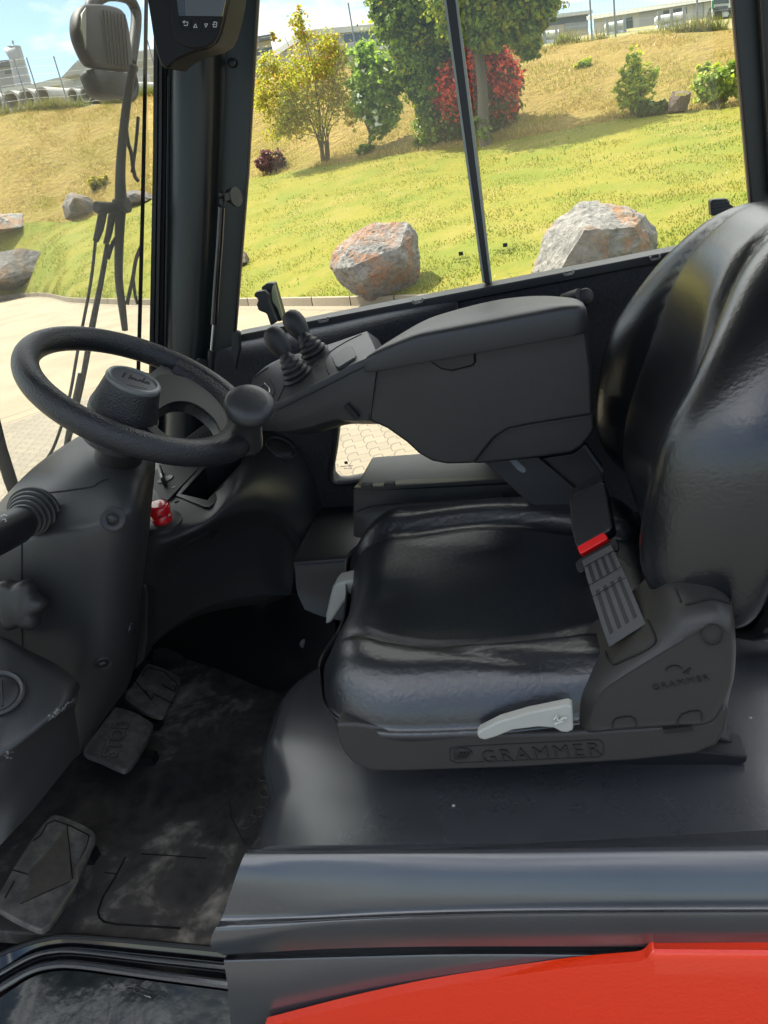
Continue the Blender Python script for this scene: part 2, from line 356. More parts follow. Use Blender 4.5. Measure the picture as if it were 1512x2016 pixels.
# ---- door sill, bottom left
sl = M['black']
def sill_line(px, y, z): return [np.array(aZ(a, b_, z)) for a, b_ in catmull(px, 6)]
S1 = [(-60, 1915), (0, 1882), (50, 1862), (95, 1850), (140, 1846), (250, 1854), (415, 1870), (470, 1876)]
S2 = [(-60, 1956), (0, 1921), (60, 1888), (105, 1876), (160, 1876), (300, 1892), (440, 1907), (480, 1911)]
S3 = [(-60, 1983), (0, 1949), (60, 1915), (105, 1903), (160, 1903), (300, 1922), (443, 1941), (480, 1946)]
S4 = [(-60, 2010), (0, 1965), (60, 1926), (105, 1913), (160, 1913), (300, 1932), (443, 1951), (480, 1956)]
m_ = MB(); A = np.array([aZ(x, y, FZ+.004) for x, y in catmull(S1, 6)]); B = np.array([aZ(x, y, FZ-.010) for x, y in catmull(S2, 6)]); C_ = np.array([aZ(x, y, FZ-.018) for x, y in catmull(S3, 6)])
m_.rings([[A[i], (A[i]+B[i])/2+np.array([0, 0, -.008]), B[i], C_[i], C_[i]-np.array([0, 0, .05]), A[i]-np.array([0, 0, .05])] for i in range(len(A))])
sill = m_.build('door_sill', M['gloss'], FL, smooth=50)
MB().tube(A+np.array([0, 0, .003]), .004, 8).build('door_seal', M['rubber'], sill)
MB().tube(B+np.array([0, 0, .004]), .0035, 8).build('sill_trim', M['hood'], sill)
MB().tube(C_+np.array([0, 0, .004]), .0060, 8).build('sill_trim', M['hood'], sill)
st = MB(); P4 = np.array([aZ(x, y, FZ-.022) for x, y in catmull(S4, 6)])
low = P4+np.array([0, -.30, -.16]); st.rings([[P4[i], low[i], low[i]-np.array([0, 0, .03]), P4[i]-np.array([0, 0, .03])] for i in range(len(P4))])
stepm = mat('worn_panel_painted_reflection', (.010, .013, .012), .16, spec=.35, var=(9, .8, (.020, .028, .025), .45, .7), bump=[('noise', 9, .3, .010), ('noise', 3, .4, .02)])  # greenish blotches in the colour imitate trees reflected in black gloss
stp = st.build('door_step_panel', stepm, FL, smooth=50)
tag(stp, 'glossy scuffed black panel below the door sill')
sc = MB()
for a, b_ in [((248, 1946), (300, 1951)), ((262, 1952), (298, 1962)), ((268, 1940), (285, 1949)), ((205, 1930), (222, 1942)), ((285, 1960), (299, 1966))]:
    p, q = P4[0]*0, 0
    nn = np.cross(np.array([1., 0, 0]), np.array([0, -.30, -.16])); nn /= np.linalg.norm(nn)
    p0 = P4[30]; A1, B1 = aP(*a, p0, nn), aP(*b_, p0, nn); up_ = nn*(1 if nn[2] > 0 else -1)*.001
    sc.bar(A1+up_, B1+up_, .002, .001)
sc.build('scratch', M['steel'], stp)
# ---- battery hood under the seat
HZ = 1.19
hp = [(505, 1663), (513, 1625), (523, 1585), (536, 1553), (533, 1520), (525, 1480), (524, 1455), (534, 1425), (545, 1392), (556, 1362), (572, 1340), (600, 1318), (640, 1300)]
hv = [aZ(x, y, HZ)[:2] for x, y in hp]; hv = list(catmull(hv, 3)); 
top = [(p[0], p[1]) for p in hv]+[(-.44, 1.30), (-.40, 1.44), (.62, 1.44), (.62, .672)]
n_ = len(top); m_ = MB()
def shrink(k, z, fw=0):
    c0 = np.array([.1, 1.02]); out = []
    for p in top:
        q = np.array(p); d = q-c0; 
        out.append((q[0]-(fw if q[0] < .3 else 0)+k*(1 if q[0] < c0[0] else -1), q[1]+(0 if q[1] < .66 else (k if q[1] < c0[1] else -k)*.0), z))
    return out
m_.rings([shrink(-.006, FZ, .015), shrink(.0, 1.13, .016), shrink(.0, 1.165, .012), shrink(.003, 1.180, .002), shrink(.012, 1.187, 0), shrink(.028, HZ, 0)])
hood = m_.build('battery_hood', M['hood'], FL, smooth=60); tag(hood, 'dark blue grey moulded battery hood carrying the seat')
# recessed step in the top behind the seat, flecks
hm = MB(); p = aZ(893, 1586, HZ); hm.lathe([(.0022, 0), (.0016, .0006)], p, (0, 0, 1), 7)
p = aZ(1398, 1275, HZ); hm.lathe([(.0012, 0), (.001, .0005)], p, (0, 0, 1), 7); p = aZ(1478, 1413, HZ); hm.lathe([(.0018, 0), (.0012, .0005)], p, (0, 0, 1), 7)
hm.build('paint_fleck', mat('pale_fleck', (.35, .33, .3), .7), hood)
rows = [
 [(508, 1661, .677), (600, 1661, .677), (800, 1657, .677), (1000, 1654, .677), (1250, 1650, .677), (1570, 1646, .677)],
 [(494, 1668, .664), (600, 1670, .664), (800, 1667, .664), (1000, 1664, .664), (1250, 1660, .664), (1570, 1656, .664)],
 [(482, 1682, .652), (600, 1683, .652), (800, 1681, .652), (1000, 1678, .652), (1250, 1674, .652), (1570, 1670, .652)],
 [(468, 1715, .637), (600, 1724, .637), (800, 1719, .637), (1000, 1714, .637), (1250, 1712, .637), (1570, 1708, .637)],
 [(452, 1762, .624), (600, 1771, .624), (800, 1763, .624), (1000, 1758, .624), (1250, 1757, .624), (1570, 1755, .624)],
 [(438, 1805, .616), (600, 1806, .615), (800, 1797, .615), (1000, 1792, .615), (1250, 1791, .615), (1570, 1790, .615)],
 [(424, 1828, .605), (600, 1813, .606), (800, 1804, .606), (1000, 1799, .606), (1250, 1797, .606), (1570, 1796, .606)],
 [(415, 1850, .601), (600, 1823, .602), (800, 1811, .603), (1000, 1805, .603), (1250, 1803, .603), (1570, 1802, .603)],
 [(418, 1868, .603), (600, 1845, .604), (800, 1836, .604), (1000, 1834, .604), (1250, 1834, .604), (1570, 1834, .604)],
 [(440, 1881, .612), (600, 1870, .610), (800, 1864, .610), (1000, 1863, .610), (1250, 1864, .610), (1570, 1866, .610)]]
rows = [[(a, b_, c*.947*(1+.018*(a-505)/1000)) for a, b_, c in r] for r in rows]
patch('hood_lip', rows, (.0, .055, -.02), M['hood'], hood, 5)
# lower side skin, grey with the red swoosh
rows = [
 [(446, 1884, .628), (700, 1874, .626), (950, 1870, .624), (1300, 1874, .624)],
 [(441, 1889, .616), (700, 1881, .614), (950, 1877, .612), (1300, 1880, .612)],
 [(442, 1900, .611), (700, 1894, .609), (950, 1889, .607), (1300, 1892, .607)],
 [(450, 1960, .607), (700, 1960, .605), (950, 1960, .603), (1300, 1960, .603)],
 [(458, 2080, .604), (700, 2090, .602), (950, 2090, .600), (1300, 2090, .600)]]
rows = [[(a, b_, c*.947*(1+.018*(a-505)/1000)) for a, b_, c in r] for r in rows]
skin = patch('side_skin', rows, (0, .03, -.01), M['hood'], FL, 6)
rc = [(520, 2022), (547, 2015), (694, 1978), (841, 1947), (988, 1924), (1135, 1904), (1225, 1896), (1258, 1893), (1272, 1887), (1283, 1874), (1290, 1864)]
cols = []
rc2 = catmull(rc, 5)
G = []
def redY(y): return .947*(.604-.009*min(1, max(0, (y-1864)/18.))**.5-.014*max(0, (y-1885)/240.))
for x, y in list(rc2)+[(1570, 1866)]: 
    yb = 2110; G.append([aY(x, y+(yb-y)*k, redY(y+(yb-y)*k)*(1+.018*(x-505)/1000)) for k in (0, .02, .05, .1, .25, .5, .75, 1)])
gi = np.array(G); nb = gi.shape[0]; mb = MB(); a_, b__ = gi.shape[:2]
V = [tuple(p) for r in gi for p in r]; V += [(p[0], p[1]+.012, p[2]) for p in V]; o_ = a_*b__; Fc = []
for i in range(a_-1):
    for j in range(b__-1): q = (i*b__+j, i*b__+j+1, (i+1)*b__+j+1, (i+1)*b__+j); Fc += [q, tuple(o_+k for k in q[::-1])]
    for j in (0, b__-1): Fc.append((i*b__+j, (i+1)*b__+j, o_+(i+1)*b__+j, o_+i*b__+j))
for j in range(b__-1):
    for i in (0, a_-1): Fc.append((i*b__+j, i*b__+j+1, o_+i*b__+j+1, o_+i*b__+j))
rp = mesh('red_body_panel', V, Fc, M['red'], FL, None, 55); tag(rp, 'bright red painted body panel with orange peel gloss')
# hood shoulder on the far side, and rear part of the hood
rows = [[(628, 1000, 1.43), (665, 998, 1.43), (715, 996, 1.43)],
        [(606, 1045, 1.33), (655, 1043, 1.33), (715, 1040, 1.33)],
        [(580, 1098, 1.215), (640, 1094, 1.215), (715, 1088, 1.215)],
        [(578, 1110, 1.20), (640, 1106, 1.20), (715, 1100, 1.20)],
        [(581, 1125, 1.195), (640, 1122, 1.195), (715, 1115, 1.195)],
        [(585, 1165, 1.19), (640, 1180, 1.19), (715, 1180, 1.19)],
        [(600, 1200, 1.18), (640, 1215, 1.18), (715, 1230, 1.18)]]
patch('hood_shoulder', rows, (.03, .05, -.05), M['plastic'], hood, 5)
rows = [[(1440, 1150, 1.15), (1500, 1128, 1.15), (1600, 1110, 1.15)], [(1440, 1180, 1.08), (1500, 1155, 1.08), (1600, 1140, 1.08)], [(1440, 1300, 1.0), (1500, 1300, 1.0), (1600, 1300, 1.0)]]
patch('hood_rear_ledge', rows, (0, .1, -.05), M['plastic2'], hood, 4)
# coiled hose behind the seat
cm = MB(); 
for k in range(5):
    c0 = aY(1482+k*20, 1222+k*1.5, 1.0); cm.tube([(c0[0]+.002*math.sin(a), c0[1]+.022*math.sin(a), c0[2]+.024*math.cos(a)) for a in np.linspace(0, 6.283, 22)[:-1]], .0062, 10, True)
cm.build('coiled_hose', M['gloss'], FL, smooth=80)
# ---- footwell cowl (black, scuffed)
cowl = mat('scuffed_cowl', (.007, .007, .008), .40, var=(13, .8, (.05, .047, .043), .60, .78), bump=GR)
rows = [[(262, 1300, 1.43), (340, 1232, 1.42), (430, 1183, 1.40), (545, 1168, 1.35), (600, 1172, 1.28), (660, 1195, 1.22)],
        [(262, 1330, 1.44), (340, 1280, 1.43), (430, 1225, 1.38), (545, 1205, 1.30), (600, 1210, 1.24), (660, 1240, 1.18)],
        [(262, 1350, 1.45), (340, 1300, 1.44), (430, 1285, 1.38), (545, 1290, 1.25), (600, 1290, 1.19), (660, 1300, 1.15)],
        [(262, 1400, 1.46), (340, 1322, 1.45), (430, 1338, 1.39), (545, 1360, 1.28), (600, 1345, 1.19), (660, 1350, 1.13)]]
patch('footwell_cowl', rows, (0, .06, -.03), cowl, FL, 6)
MB().lathe([(.010, 0), (.010, .003), (.006, .004)], aY(600, 1267, 1.205), (.3, -1, .3), 16).build('cowl_screw', M['black'], FL)
MB().box((-1.2, 1.44, .88), (-.3, 1.48, 1.3)).build('footwell_wall', M['black'], FL)
# ---- right dash console
rows = [
 [(285, 900, 1.38), (350, 868, 1.40), (430, 845, 1.42), (515, 845, 1.43), (572, 866, 1.43), (608, 918, 1.43), (636, 998, 1.43)],
 [(285, 945, 1.24), (350, 935, 1.25), (415, 905, 1.28), (490, 880, 1.33), (548, 900, 1.36), (590, 950, 1.38), (622, 1015, 1.40)],
 [(283, 1005, 1.08), (335, 1012, 1.09), (405, 1004, 1.11), (470, 955, 1.17), (530, 955, 1.25), (575, 990, 1.31), (607, 1040, 1.35)],
 [(280, 1048, 1.045), (327, 1056, 1.05), (392, 1040, 1.07), (448, 1012, 1.115), (512, 1000, 1.20), (560, 1022, 1.27), (596, 1072, 1.32)],
 [(276, 1085, 1.045), (312, 1085, 1.05), (362, 1068, 1.085), (425, 1040, 1.145), (500, 1026, 1.235), (552, 1050, 1.30), (585, 1095, 1.335)],
 [(274, 1130, 1.06), (303, 1120, 1.07), (346, 1100, 1.115), (412, 1078, 1.18), (495, 1062, 1.26), (550, 1082, 1.315), (579, 1110, 1.335)],
 [(270, 1215, 1.09), (295, 1195, 1.10), (338, 1175, 1.14), (408, 1148, 1.20), (495, 1128, 1.27), (548, 1135, 1.315), (577, 1145, 1.33)],
 [(263, 1318, 1.12), (288, 1285, 1.13), (336, 1238, 1.17), (410, 1194, 1.22), (495, 1175, 1.27), (545, 1172, 1.30), (574, 1171, 1.32)]]
dash = patch('dash_console', rows, (-.05, .03, -.04), M['plastic2'], FL, 15, hole=[(352, 974), (408, 990), (480, 912), (490, 888), (402, 913)])
# surface lookup on the console
def bvh(o):
    me = o.data; off = woff(o); return BVHTree.FromPolygons([v.co+off for v in me.vertices], [tuple(p.vertices) for p in me.polygons])
DB = bvh(dash)
def on(bv, x, y, lift=0.0, fallback=1.2):
    d = Vector(ray(x, y)).normalized(); h = bv.ray_cast(Vector(CAM), d)
    if h[0] is None: return Vector(aY(x, y, fallback)), -d
    n = h[1]; n = n if n.dot(d) < 0 else -n
    return h[0]+n*lift, n
def plate_on(name, bv, px, lift, thick, m, parent, bev=0, hole=None, p0=None, nn=None):
    """flat plate on a surface: plane from the outline's hits"""
    if p0 is None:
        H = [on(bv, x, y)[0] for x, y in px]; c0 = sum(H, Vector())/len(H)
        A_ = np.array([list(h-c0) for h in H]); nn = Vector(np.linalg.svd(A_)[2][2]); p0 = c0
    nn = Vector(nn).normalized()
    if nn.dot(Vector(CAM)-p0) < 0: nn = -nn
    pp = p0+nn*lift; lo_ = [[Vector(aP(x, y, pp, nn)) for x, y in l] for l in ([px] if hole is None else [px, hole])]
    return fill2(name, lo_, -nn*thick, m, parent, bev=bev), pp, nn
fr, fp, fn = plate_on('cup_tray_frame', DB, [(346, 975), (358, 980), (402, 997), (412, 998), (420, 992), (486, 912), (510, 880), (500, 872), (400, 905), (384, 924)], .003, .012, M['black'], dash, .0012, hole=[(357, 972), (408, 984), (474, 912), (480, 893), (404, 920)])
tr = MB(); op = [Vector(aP(x, y, fp, fn)) for x, y in [(357, 972), (408, 984), (474, 912), (480, 893), (404, 920)]]
dn_ = -fn*.001+Vector((-.012, 0, -.075)); tr.rings([[p-fn*.004 for p in op], [p+dn_ for p in op], ], cap=False); tr.add([p+dn_ for p in op], [tuple(range(5))])
tr.build('tray_well', M['deep'], fr)
sw, sp, sn = plate_on('switch_panel', DB, [(292, 945), (300, 975), (330, 985), (346, 968), (392, 920), (404, 903), (330, 895)], .002, .006, M['disp'], dash, .001)
c0 = Vector(aP(326, 944, sp, sn)); kx = Vector(aP(340, 944, sp, sn))-c0
MB().lathe([(.0155, 0), (.0155, .0015), (.0145, .002), (.013, .0015)], c0, sn, 32).build('dial_ring', M['black'], sw)
kb = MB(); k1 = Vector(aP(318, 930, sp, sn)); k2 = Vector(aP(326, 957, sp, sn)); 
kb.bar(k1+sn*.009, k2+sn*.009, .0075, .018, upv=sn); bevel(kb.build('rotary_knob', M['plastic2'], sw), .003, 3, 20)
MB().bar(k2+sn*.0185, k2+(k1-k2)*.28+sn*.0185, .0018, .0008, upv=sn).build('knob_mark', M['icon'], sw)
ic = MB(); ir = Vector(aP(345, 958, sp, sn))-Vector(aP(335, 958, sp, sn)); ir.normalize(); iu = sn.cross(ir)
q = Vector(aP(342, 960, sp, sn))+sn*.001
for a, b_ in [((-3, -2), (3, -1)), ((3, -1), (3, 2)), ((3, 2), (-1, 3)), ((-3, -2), (-2, 1)), ((-2, 1), (1, 1))]: ic.bar(q+ir*a[0]*.001+iu*a[1]*.001, q+ir*b_[0]*.001+iu*b_[1]*.001, .0008, .0005, upv=sn)
ic.build('printed_icon', M['icon'], sw)
# round closed vent on the console
vp, vn = on(DB, 551, 884); vn = (vn*.7+Vector((.05, -.25, .95)).normalized()*.3).normalized(); vp = vp+vn*.004
rv = MB(); rv.lathe([(.0335, -.004), (.0335, .0015), (.0315, .0030), (.0285, .0018), (.0275, .0004), (.026, .0022), (.012, .0034), (0, .0036)], vp, vn, 44, xdir=(1, 0, 0), sy=.9)
rvo = rv.build('round_vent', M['plastic2'], dash, smooth=60)
MB().bar(vp+Vector((-.024, 0, 0))+vn*.0035, vp+Vector((.024, 0, 0))+vn*.0035, .0012, .0012, upv=vn).build('vent_flap_line', M['deep'], rvo)
# slotted defroster outlet seen through the wheel
so, sp2, sn2 = plate_on('vent_outlet', DB, [(350, 880), (366, 862), (395, 840), (420, 828), (440, 832), (452, 850), (440, 872), (420, 886), (360, 892)], .006, .02, M['plastic2'], dash, .002, p0=Vector(aY(405, 860, 1.24)), nn=(.25, -.5, .8))
vs = MB()
for k in range(8):
    a = Vector(aP(392+k*6.5, 858-k*3.2, sp2, sn2)); b_ = Vector(aP(402+k*6.5, 868-k*1.8, sp2, sn2)); vs.bar(a+sn2*.001, b_+sn2*.001, .0028, .001, upv=sn2)
vs.build('vent_slot', M['deep'], so)
# emergency button
eb = Vector(aY(320, 1024, 1.035)); ax = Vector((.12, -.16, 1)).normalized()
dsk = MB().lathe([(.031, -.006), (.031, 0), (.029, .0015), (0, .0016)], eb-ax*.001, ax, 48).build('button_collar', M['plastic2'], dash)
MB().lathe([(.0165, 0), (.0170, .003), (.0168, .012), (.0158, .0135), (.0168, .0155), (.0175, .018), (.0176, .026), (.0168, .0295), (.0145, .0315), (.010, .0318), (0, .0322)], eb, ax, 48).build('emergency_stop_button', M['redbtn'], dash, smooth=50)
bs = MB()
for x in (314, 333):
    q = Vector(aY(x, 1016, 1.035-.018)); bs.lathe([(.0026, 0), (.0022, .0015), (.0008, .0015), (.0008, .0006)], q, (0.05, -1, .1), 12)
bs.build('button_screw', M['steel'], dash)
sq = MB()
for a, b_ in [((288, 1045), (296, 1048)), ((292, 1050), (300, 1042)), ((330, 1050), (338, 1046)), ((344, 990), (352, 986)), ((298, 992), (305, 990))]: 
    sq.bar(on(DB, *a, lift=.001)[0], on(DB, *b_, lift=.001)[0], .002, .001)
sq.build('console_clip_slot', M['deep'], dash)
pr = prism('console_side_trim', [(276, 1150), (286, 1152), (291, 1175), (289, 1260), (283, 1300), (266, 1318), (270, 1230)], 1.065, 1.10, M['plastic'], dash, .004, 0)
# ---- steering column shroud
rows = [
 [(-80, 1090, .98), (-10, 1000, .98), (55, 930, .98), (118, 882, .98), (180, 850, .98), (240, 860, .98), (300, 902, .99), (306, 925, 1.0)],
 [(-80, 1100, .86), (-20, 1040, .865), (48, 985, .865), (115, 945, .87), (185, 915, .88), (240, 915, .89), (288, 928, .91), (303, 950, .96)],
 [(-80, 1130, .815), (-20, 1085, .815), (50, 1045, .815), (120, 1025, .815), (185, 1012, .82), (240, 995, .83), (280, 990, .86), (298, 1000, .93)],
 [(-80, 1160, .805), (-20, 1120, .805), (50, 1085, .80), (120, 1070, .80), (185, 1060, .805), (238, 1045, .82), (276, 1040, .855), (294, 1045, .93)],
 [(-80, 1240, .81), (-20, 1220, .81), (50, 1190, .805), (118, 1180, .805), (180, 1175, .81), (232, 1165, .83), (264, 1160, .87), (280, 1155, .94)],
 [(-80, 1330, .82), (-20, 1330, .82), (50, 1310, .815), (112, 1300, .815), (172, 1295, .82), (222, 1285, .84), (255, 1280, .885), (270, 1275, .95)],
 [(-80, 1440, .83), (-20, 1440, .83), (50, 1430, .83), (105, 1400, .83), (152, 1380, .83), (200, 1375, .85), (232, 1360, .89), (252, 1350, .95)],
 [(-80, 1560, .84), (-20, 1560, .84), (50, 1550, .84), (100, 1520, .84), (150, 1490, .84), (168, 1470, .855), (195, 1430, .89), (215, 1400, .95)]]
col_ = patch('column_shroud', rows, (-.06, .085, -.035), M['plastic2'], FL, 7)
CB = bvh(col_)
sm_ = MB()
def surf_line(m, bv, pts, w=.0016, lift=.0006, h=.0012):
    P = [on(bv, x, y, lift) for x, y in catmull(pts, 6)]
    for (p, n0), (q, n1_) in zip(P, P[1:]): m.bar(p, q, w, h, upv=n0)
surf_line(sm_, CB, [(76, 975), (82, 972), (130, 966), (182, 958), (195, 950), (212, 943)])
surf_line(sm_, CB, [(43, 1066), (43, 1100), (43, 1145)]); surf_line(sm_, CB, [(44, 1228), (44, 1250), (45, 1275)])
surf_line(sm_, CB, [(74, 975), (80, 980)]); sm_.build('shroud_seam', M['deep'], col_)
for i, (x, y, r) in enumerate([(222, 1022, .015), (203, 1307, .0135), (256, 1237, .008)]):
    p, nn = on(CB, x, y); 
    MB().lathe([(r*1.12, -.0012), (r, .0004), (r*.9, -.0002), (r*.62, -.0012), (r*.4, -.0012), (r*.35, .0006), (0, .0008)], p+nn*.0016, nn, 28).build('shroud_screw', M['black'] if i == 0 else M['plastic'], col_, smooth=70)
    if i: MB().lathe([(r*.28, 0), (r*.22, .0015), (0, .0016)], p+nn*.0022-Vector((.003, 0, -.002)), nn, 12).build('screw_head', M['steel'], col_)
# turn-signal stalk with bellows
b0 = Vector(aY(62, 1012, .81)); b1 = Vector(aY(20, 1052, .74)); ax = (b1-b0).normalized(); 
pf = []
for k in range(5):
    r0 = .034-.0033*k; h = .006+.0085*k; pf += [(r0, h-.007), (r0+.0015, h-.004), (r0+.0005, h-.001), (r0-.006, h)]
stk = MB().lathe(pf, b0-ax*.012, ax, 40).build('stalk_bellows', M['plastic2'], col_, smooth=50)
sb = b0+ax*.030; se = Vector(aY(-60, 1085, .67)); d = (se-sb)
MB().lathe([(.0175, -.004), (.0215, .006), (.0235, .02), (.0232, .05), (.021, d.length)], sb, d, 32).build('turn_signal_stalk', M['black'], col_, smooth=60)
ti = MB(); q, _ = Vector(aY(10, 1022, .715)), 0
for a, b_ in [((4, 1024), (10, 1021)), ((10, 1021), (12, 1026)), ((12, 1026), (5, 1029)), ((5, 1029), (4, 1024)), ((2, 1016), (8, 1013)), ((8, 1013), (14, 1015))]: ti.bar(aY(*a, .7285), aY(*b_, .7285), .0008, .0008)
ti.build('stalk_icon', M['icon'], col_)
# star clamp knob
kc = Vector(aY(38, 1190, .770)); kn = Vector((.15, -1, .25)).normalized()
kb = MB(); ka = kn.cross(Vector((0, 0, 1))).normalized(); kb2 = kn.cross(ka)
def star(r, h): return [kc+kn*h+(ka*math.cos(t_)+kb2*math.sin(t_))*(r*(1+.13*math.cos(6*t_+.6))) for t_ in np.linspace(0, 2*math.pi, 73)[:-1]]
kb.rings([star(.030, -.012), star(.0335, -.008), star(.0345, .002), star(.0335, .009), star(.030, .014), star(.024, .017), star(.0, .0165)][:-1])
kno = kb.build('clamp_knob', M['cover'], col_, smooth=70)
MB().tube([kc-kn*.05, kc-kn*.01], .012, 16).build('knob_shaft', M['black'], kno)
# ---- left dash console (door side)
rows = [
 [(-120, 1215, .76), (0, 1252, .755), (60, 1282, .75), (115, 1310, .745), (150, 1338, .735), (158, 1352, .745)],
 [(-120, 1240, .73), (0, 1268, .725), (55, 1300, .715), (105, 1332, .71), (143, 1352, .715), (154, 1364, .735)],
 [(-120, 1350, .655), (-20, 1370, .65), (30, 1385, .655), (85, 1390, .665), (135, 1378, .69), (152, 1382, .725)],
 [(-120, 1470, .60), (-60, 1470, .59), (-10, 1480, .60), (50, 1452, .625), (122, 1400, .675), (148, 1392, .72)],
 [(-120, 1570, .585), (-60, 1530, .585), (0, 1508, .60), (55, 1470, .632), (120, 1418, .682), (148, 1404, .722)],
 [(-120, 1680, .56), (-60, 1640, .57), (0, 1590, .595), (60, 1530, .635), (124, 1455, .69), (152, 1432, .725)],
 [(-120, 1800, .54), (-60, 1740, .55), (0, 1665, .575), (62, 1598, .625), (126, 1518, .69), (159, 1477, .735)]]
pod = patch('door_side_console', rows, (-.08, .04, -.01), M['plastic2'], FL, 7)
PB = bvh(pod); p, nn = on(PB, -8, 1366)
av = MB().lathe([(.033, -.003), (.0335, .0015), (.031, .0032), (.0275, .0015), (.0265, -.001), (.025, .001), (.012, .003), (0, .0034)], p+nn*.002, nn, 40).build('air_vent', M['plastic2'], pod, smooth=60)
MB().bar(on(PB, 3, 1345, .006)[0], on(PB, 2, 1395, .006)[0], .003, .003).build('vent_flap_line', M['black'], av)
wr = MB()
random.seed(3)
for k in range(46):
    x = random.uniform(95, 150); y = 1377+(146-x)*.72+random.uniform(-5, 7)
    p, nn = on(PB, x, y, .0004)
    if p: wr.lathe([(random.uniform(.0006, .0022), 0), (.0004, .0004)], p, nn, 6)
for k in range(10):
    p, nn = on(PB, random.uniform(10, 28), random.uniform(1478, 1494), .0004); wr.lathe([(random.uniform(.0008, .002), 0), (.0004, .0004)], p, nn, 6)
wr.build('edge_wear', mat('rubbed_plastic', (.16, .155, .145), .7), pod)
# ---- pedals
def pedal(name, px, z, nrm, th, relief, tname=None):
    c0 = np.mean([aZ(x, y, z) for x, y in px], axis=0); nn = np.array(nrm, float); nn /= np.linalg.norm(nn)
    pr_ = [Vector(aP(x, y, c0, nn)) for x, y in catmull(px, 3, True)]
    o = fill2(name, [pr_], tuple(-nn*th), M['peddle'], FL, bev=.004, seg=3)
    r_ = MB()
    for a, b_ in relief: r_.bar(aP(*a, c0+nn*.0012, nn), aP(*b_, c0+nn*.0012, nn), .0035, .003, upv=nn)
    if relief: r_.build('tread_ridge', M['peddle'], o)
    return o, c0, nn
o, c0, nn = pedal('travel_pedal', [(-8, 1768), (10, 1735), (50, 1668), (92, 1612), (112, 1603), (150, 1616), (183, 1634), (188, 1650), (178, 1672), (140, 1757), (104, 1812), (88, 1827), (72, 1829), (20, 1805), (-8, 1785)], .95, (.25, 0, 1), .014, [])
def outline_line(m, pts, c0, nn, w=.0018, h=.0016, lift=.0006):
    for a, b_ in zip(pts, pts[1:]): m.bar(aP(*a, c0+nn*lift, nn), aP(*b_, c0+nn*lift, nn), w, h, upv=nn)
rl = MB(); outline_line(rl, [(40, 1779), (138, 1735)], c0, nn); outline_line(rl, [(132, 1625), (137, 1672), (143, 1730)], c0, nn); outline_line(rl, [(26, 1713), (68, 1725)], c0, nn)
outline_line(rl, [(10, 1768), (28, 1735)], c0, nn); outline_line(rl, [(66, 1655), (80, 1645), (92, 1622), (108, 1615), (140, 1626), (176, 1645), (172, 1662), (152, 1706), (150, 1720)], c0, nn); rl.build('pedal_groove', M['deep'], o)
fill2('arrow_relief', [[Vector(aP(x, y, c0+nn*.0022, nn)) for x, y in [(131, 1629), (137, 1680), (140, 1733), (100, 1750), (42, 1777), (66, 1728), (52, 1722), (98, 1672)]]], tuple(-nn*.0022), mat('dusty_relief', (.11, .092, .068), .8, var=(40, .8, (.055, .05, .043))), o)
hi = MB(); outline_line(hi, [(180, 1648), (172, 1672), (150, 1712), (152, 1735), (140, 1755), (104, 1806)], c0, nn, .004, .002); hi.build('worn_rim', mat('worn_edge', (.15, .125, .09), .7), o)
o, c0, nn = pedal('brake_pedal', [(164, 1478), (190, 1440), (222, 1398), (232, 1392), (265, 1402), (298, 1421), (300, 1434), (284, 1468), (262, 1502), (248, 1514), (236, 1513), (200, 1496)], .95, (.30, 0, 1), .014, [])
pc = aP(229, 1455, c0, nn); xd = aP(245, 1405, c0, nn)-aP(213, 1490, c0, nn); yd = aP(190, 1440, c0, nn)-aP(262, 1465, c0, nn)
text('pedal_lettering', 'STOP', .042, pc+nn*.0005, xd, yd, M['peddle'], o, .0016, .0012)
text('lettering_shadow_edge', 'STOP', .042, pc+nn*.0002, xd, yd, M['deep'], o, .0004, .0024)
o, c0, nn = pedal('accelerator_pedal', [(246, 1372), (262, 1345), (283, 1312), (294, 1306), (325, 1316), (352, 1330), (354, 1344), (340, 1375), (324, 1404), (312, 1409), (280, 1398)], .95, (.30, 0, 1), .014, [])
rl = MB(); outline_line(rl, [(264, 1338), (298, 1378), (303, 1366), (340, 1385)], c0, nn); outline_line(rl, [(298, 1378), (286, 1360)], c0, nn); outline_line(rl, [(318, 1348), (344, 1362), (348, 1345), (322, 1322), (292, 1314), (280, 1330)], c0, nn); rl.build('pedal_groove', M['deep'], o)
br = MB(); 
for (x, y) in [(308, 1432), (298, 1500), (180, 1692)]: p = aZ(x, y, FZ); br.box((p[0]-.06, p[1]-.012, FZ), (p[0]+.012, p[1]+.012, FZ+.02))
br.build('pedal_bracket', M['black'], FL)
# ================================================================== DRIVER SEAT
# plinth
kS = 1.053; _aY = aY
def aY(x, y, yy): return _aY(x, y, yy*kS)
seat = prism('driver_seat', [(660, 1425), (664, 1455), (676, 1484), (698, 1508), (735, 1520), (780, 1521), (1020, 1513), (1250, 1499), (1370, 1486), (1412, 1468), (1430, 1440), (1436, 1400), (1425, 1385), (1400, 1420), (1300, 1431), (1130, 1442), (1000, 1446), (800, 1440), (700, 1425)], .655, 1.19, M['cover'], FL, .012, 0, 4)
tag(seat, 'black vinyl driver seat on its grey moulded suspension base')
rl = MB(); z0 = HZ
prism('slide_rail', [(770, 1500), (800, 1536), (1000, 1536), (1240, 1523), (1420, 1509), (1470, 1503), (1472, 1490), (1440, 1486), (1380, 1480)], .725, .765, M['disp'], seat, .003, 0)
prism('slide_rail', [(1380, 1440), (1442, 1460), (1442, 1484), (1360, 1492)], .745, .775, M['disp'], seat, .003, 0)
prism('slide_rail', [(770, 1460), (800, 1496), (1240, 1483), (1400, 1479)], 1.02, 1.06, M['black'], seat, .003, 0)
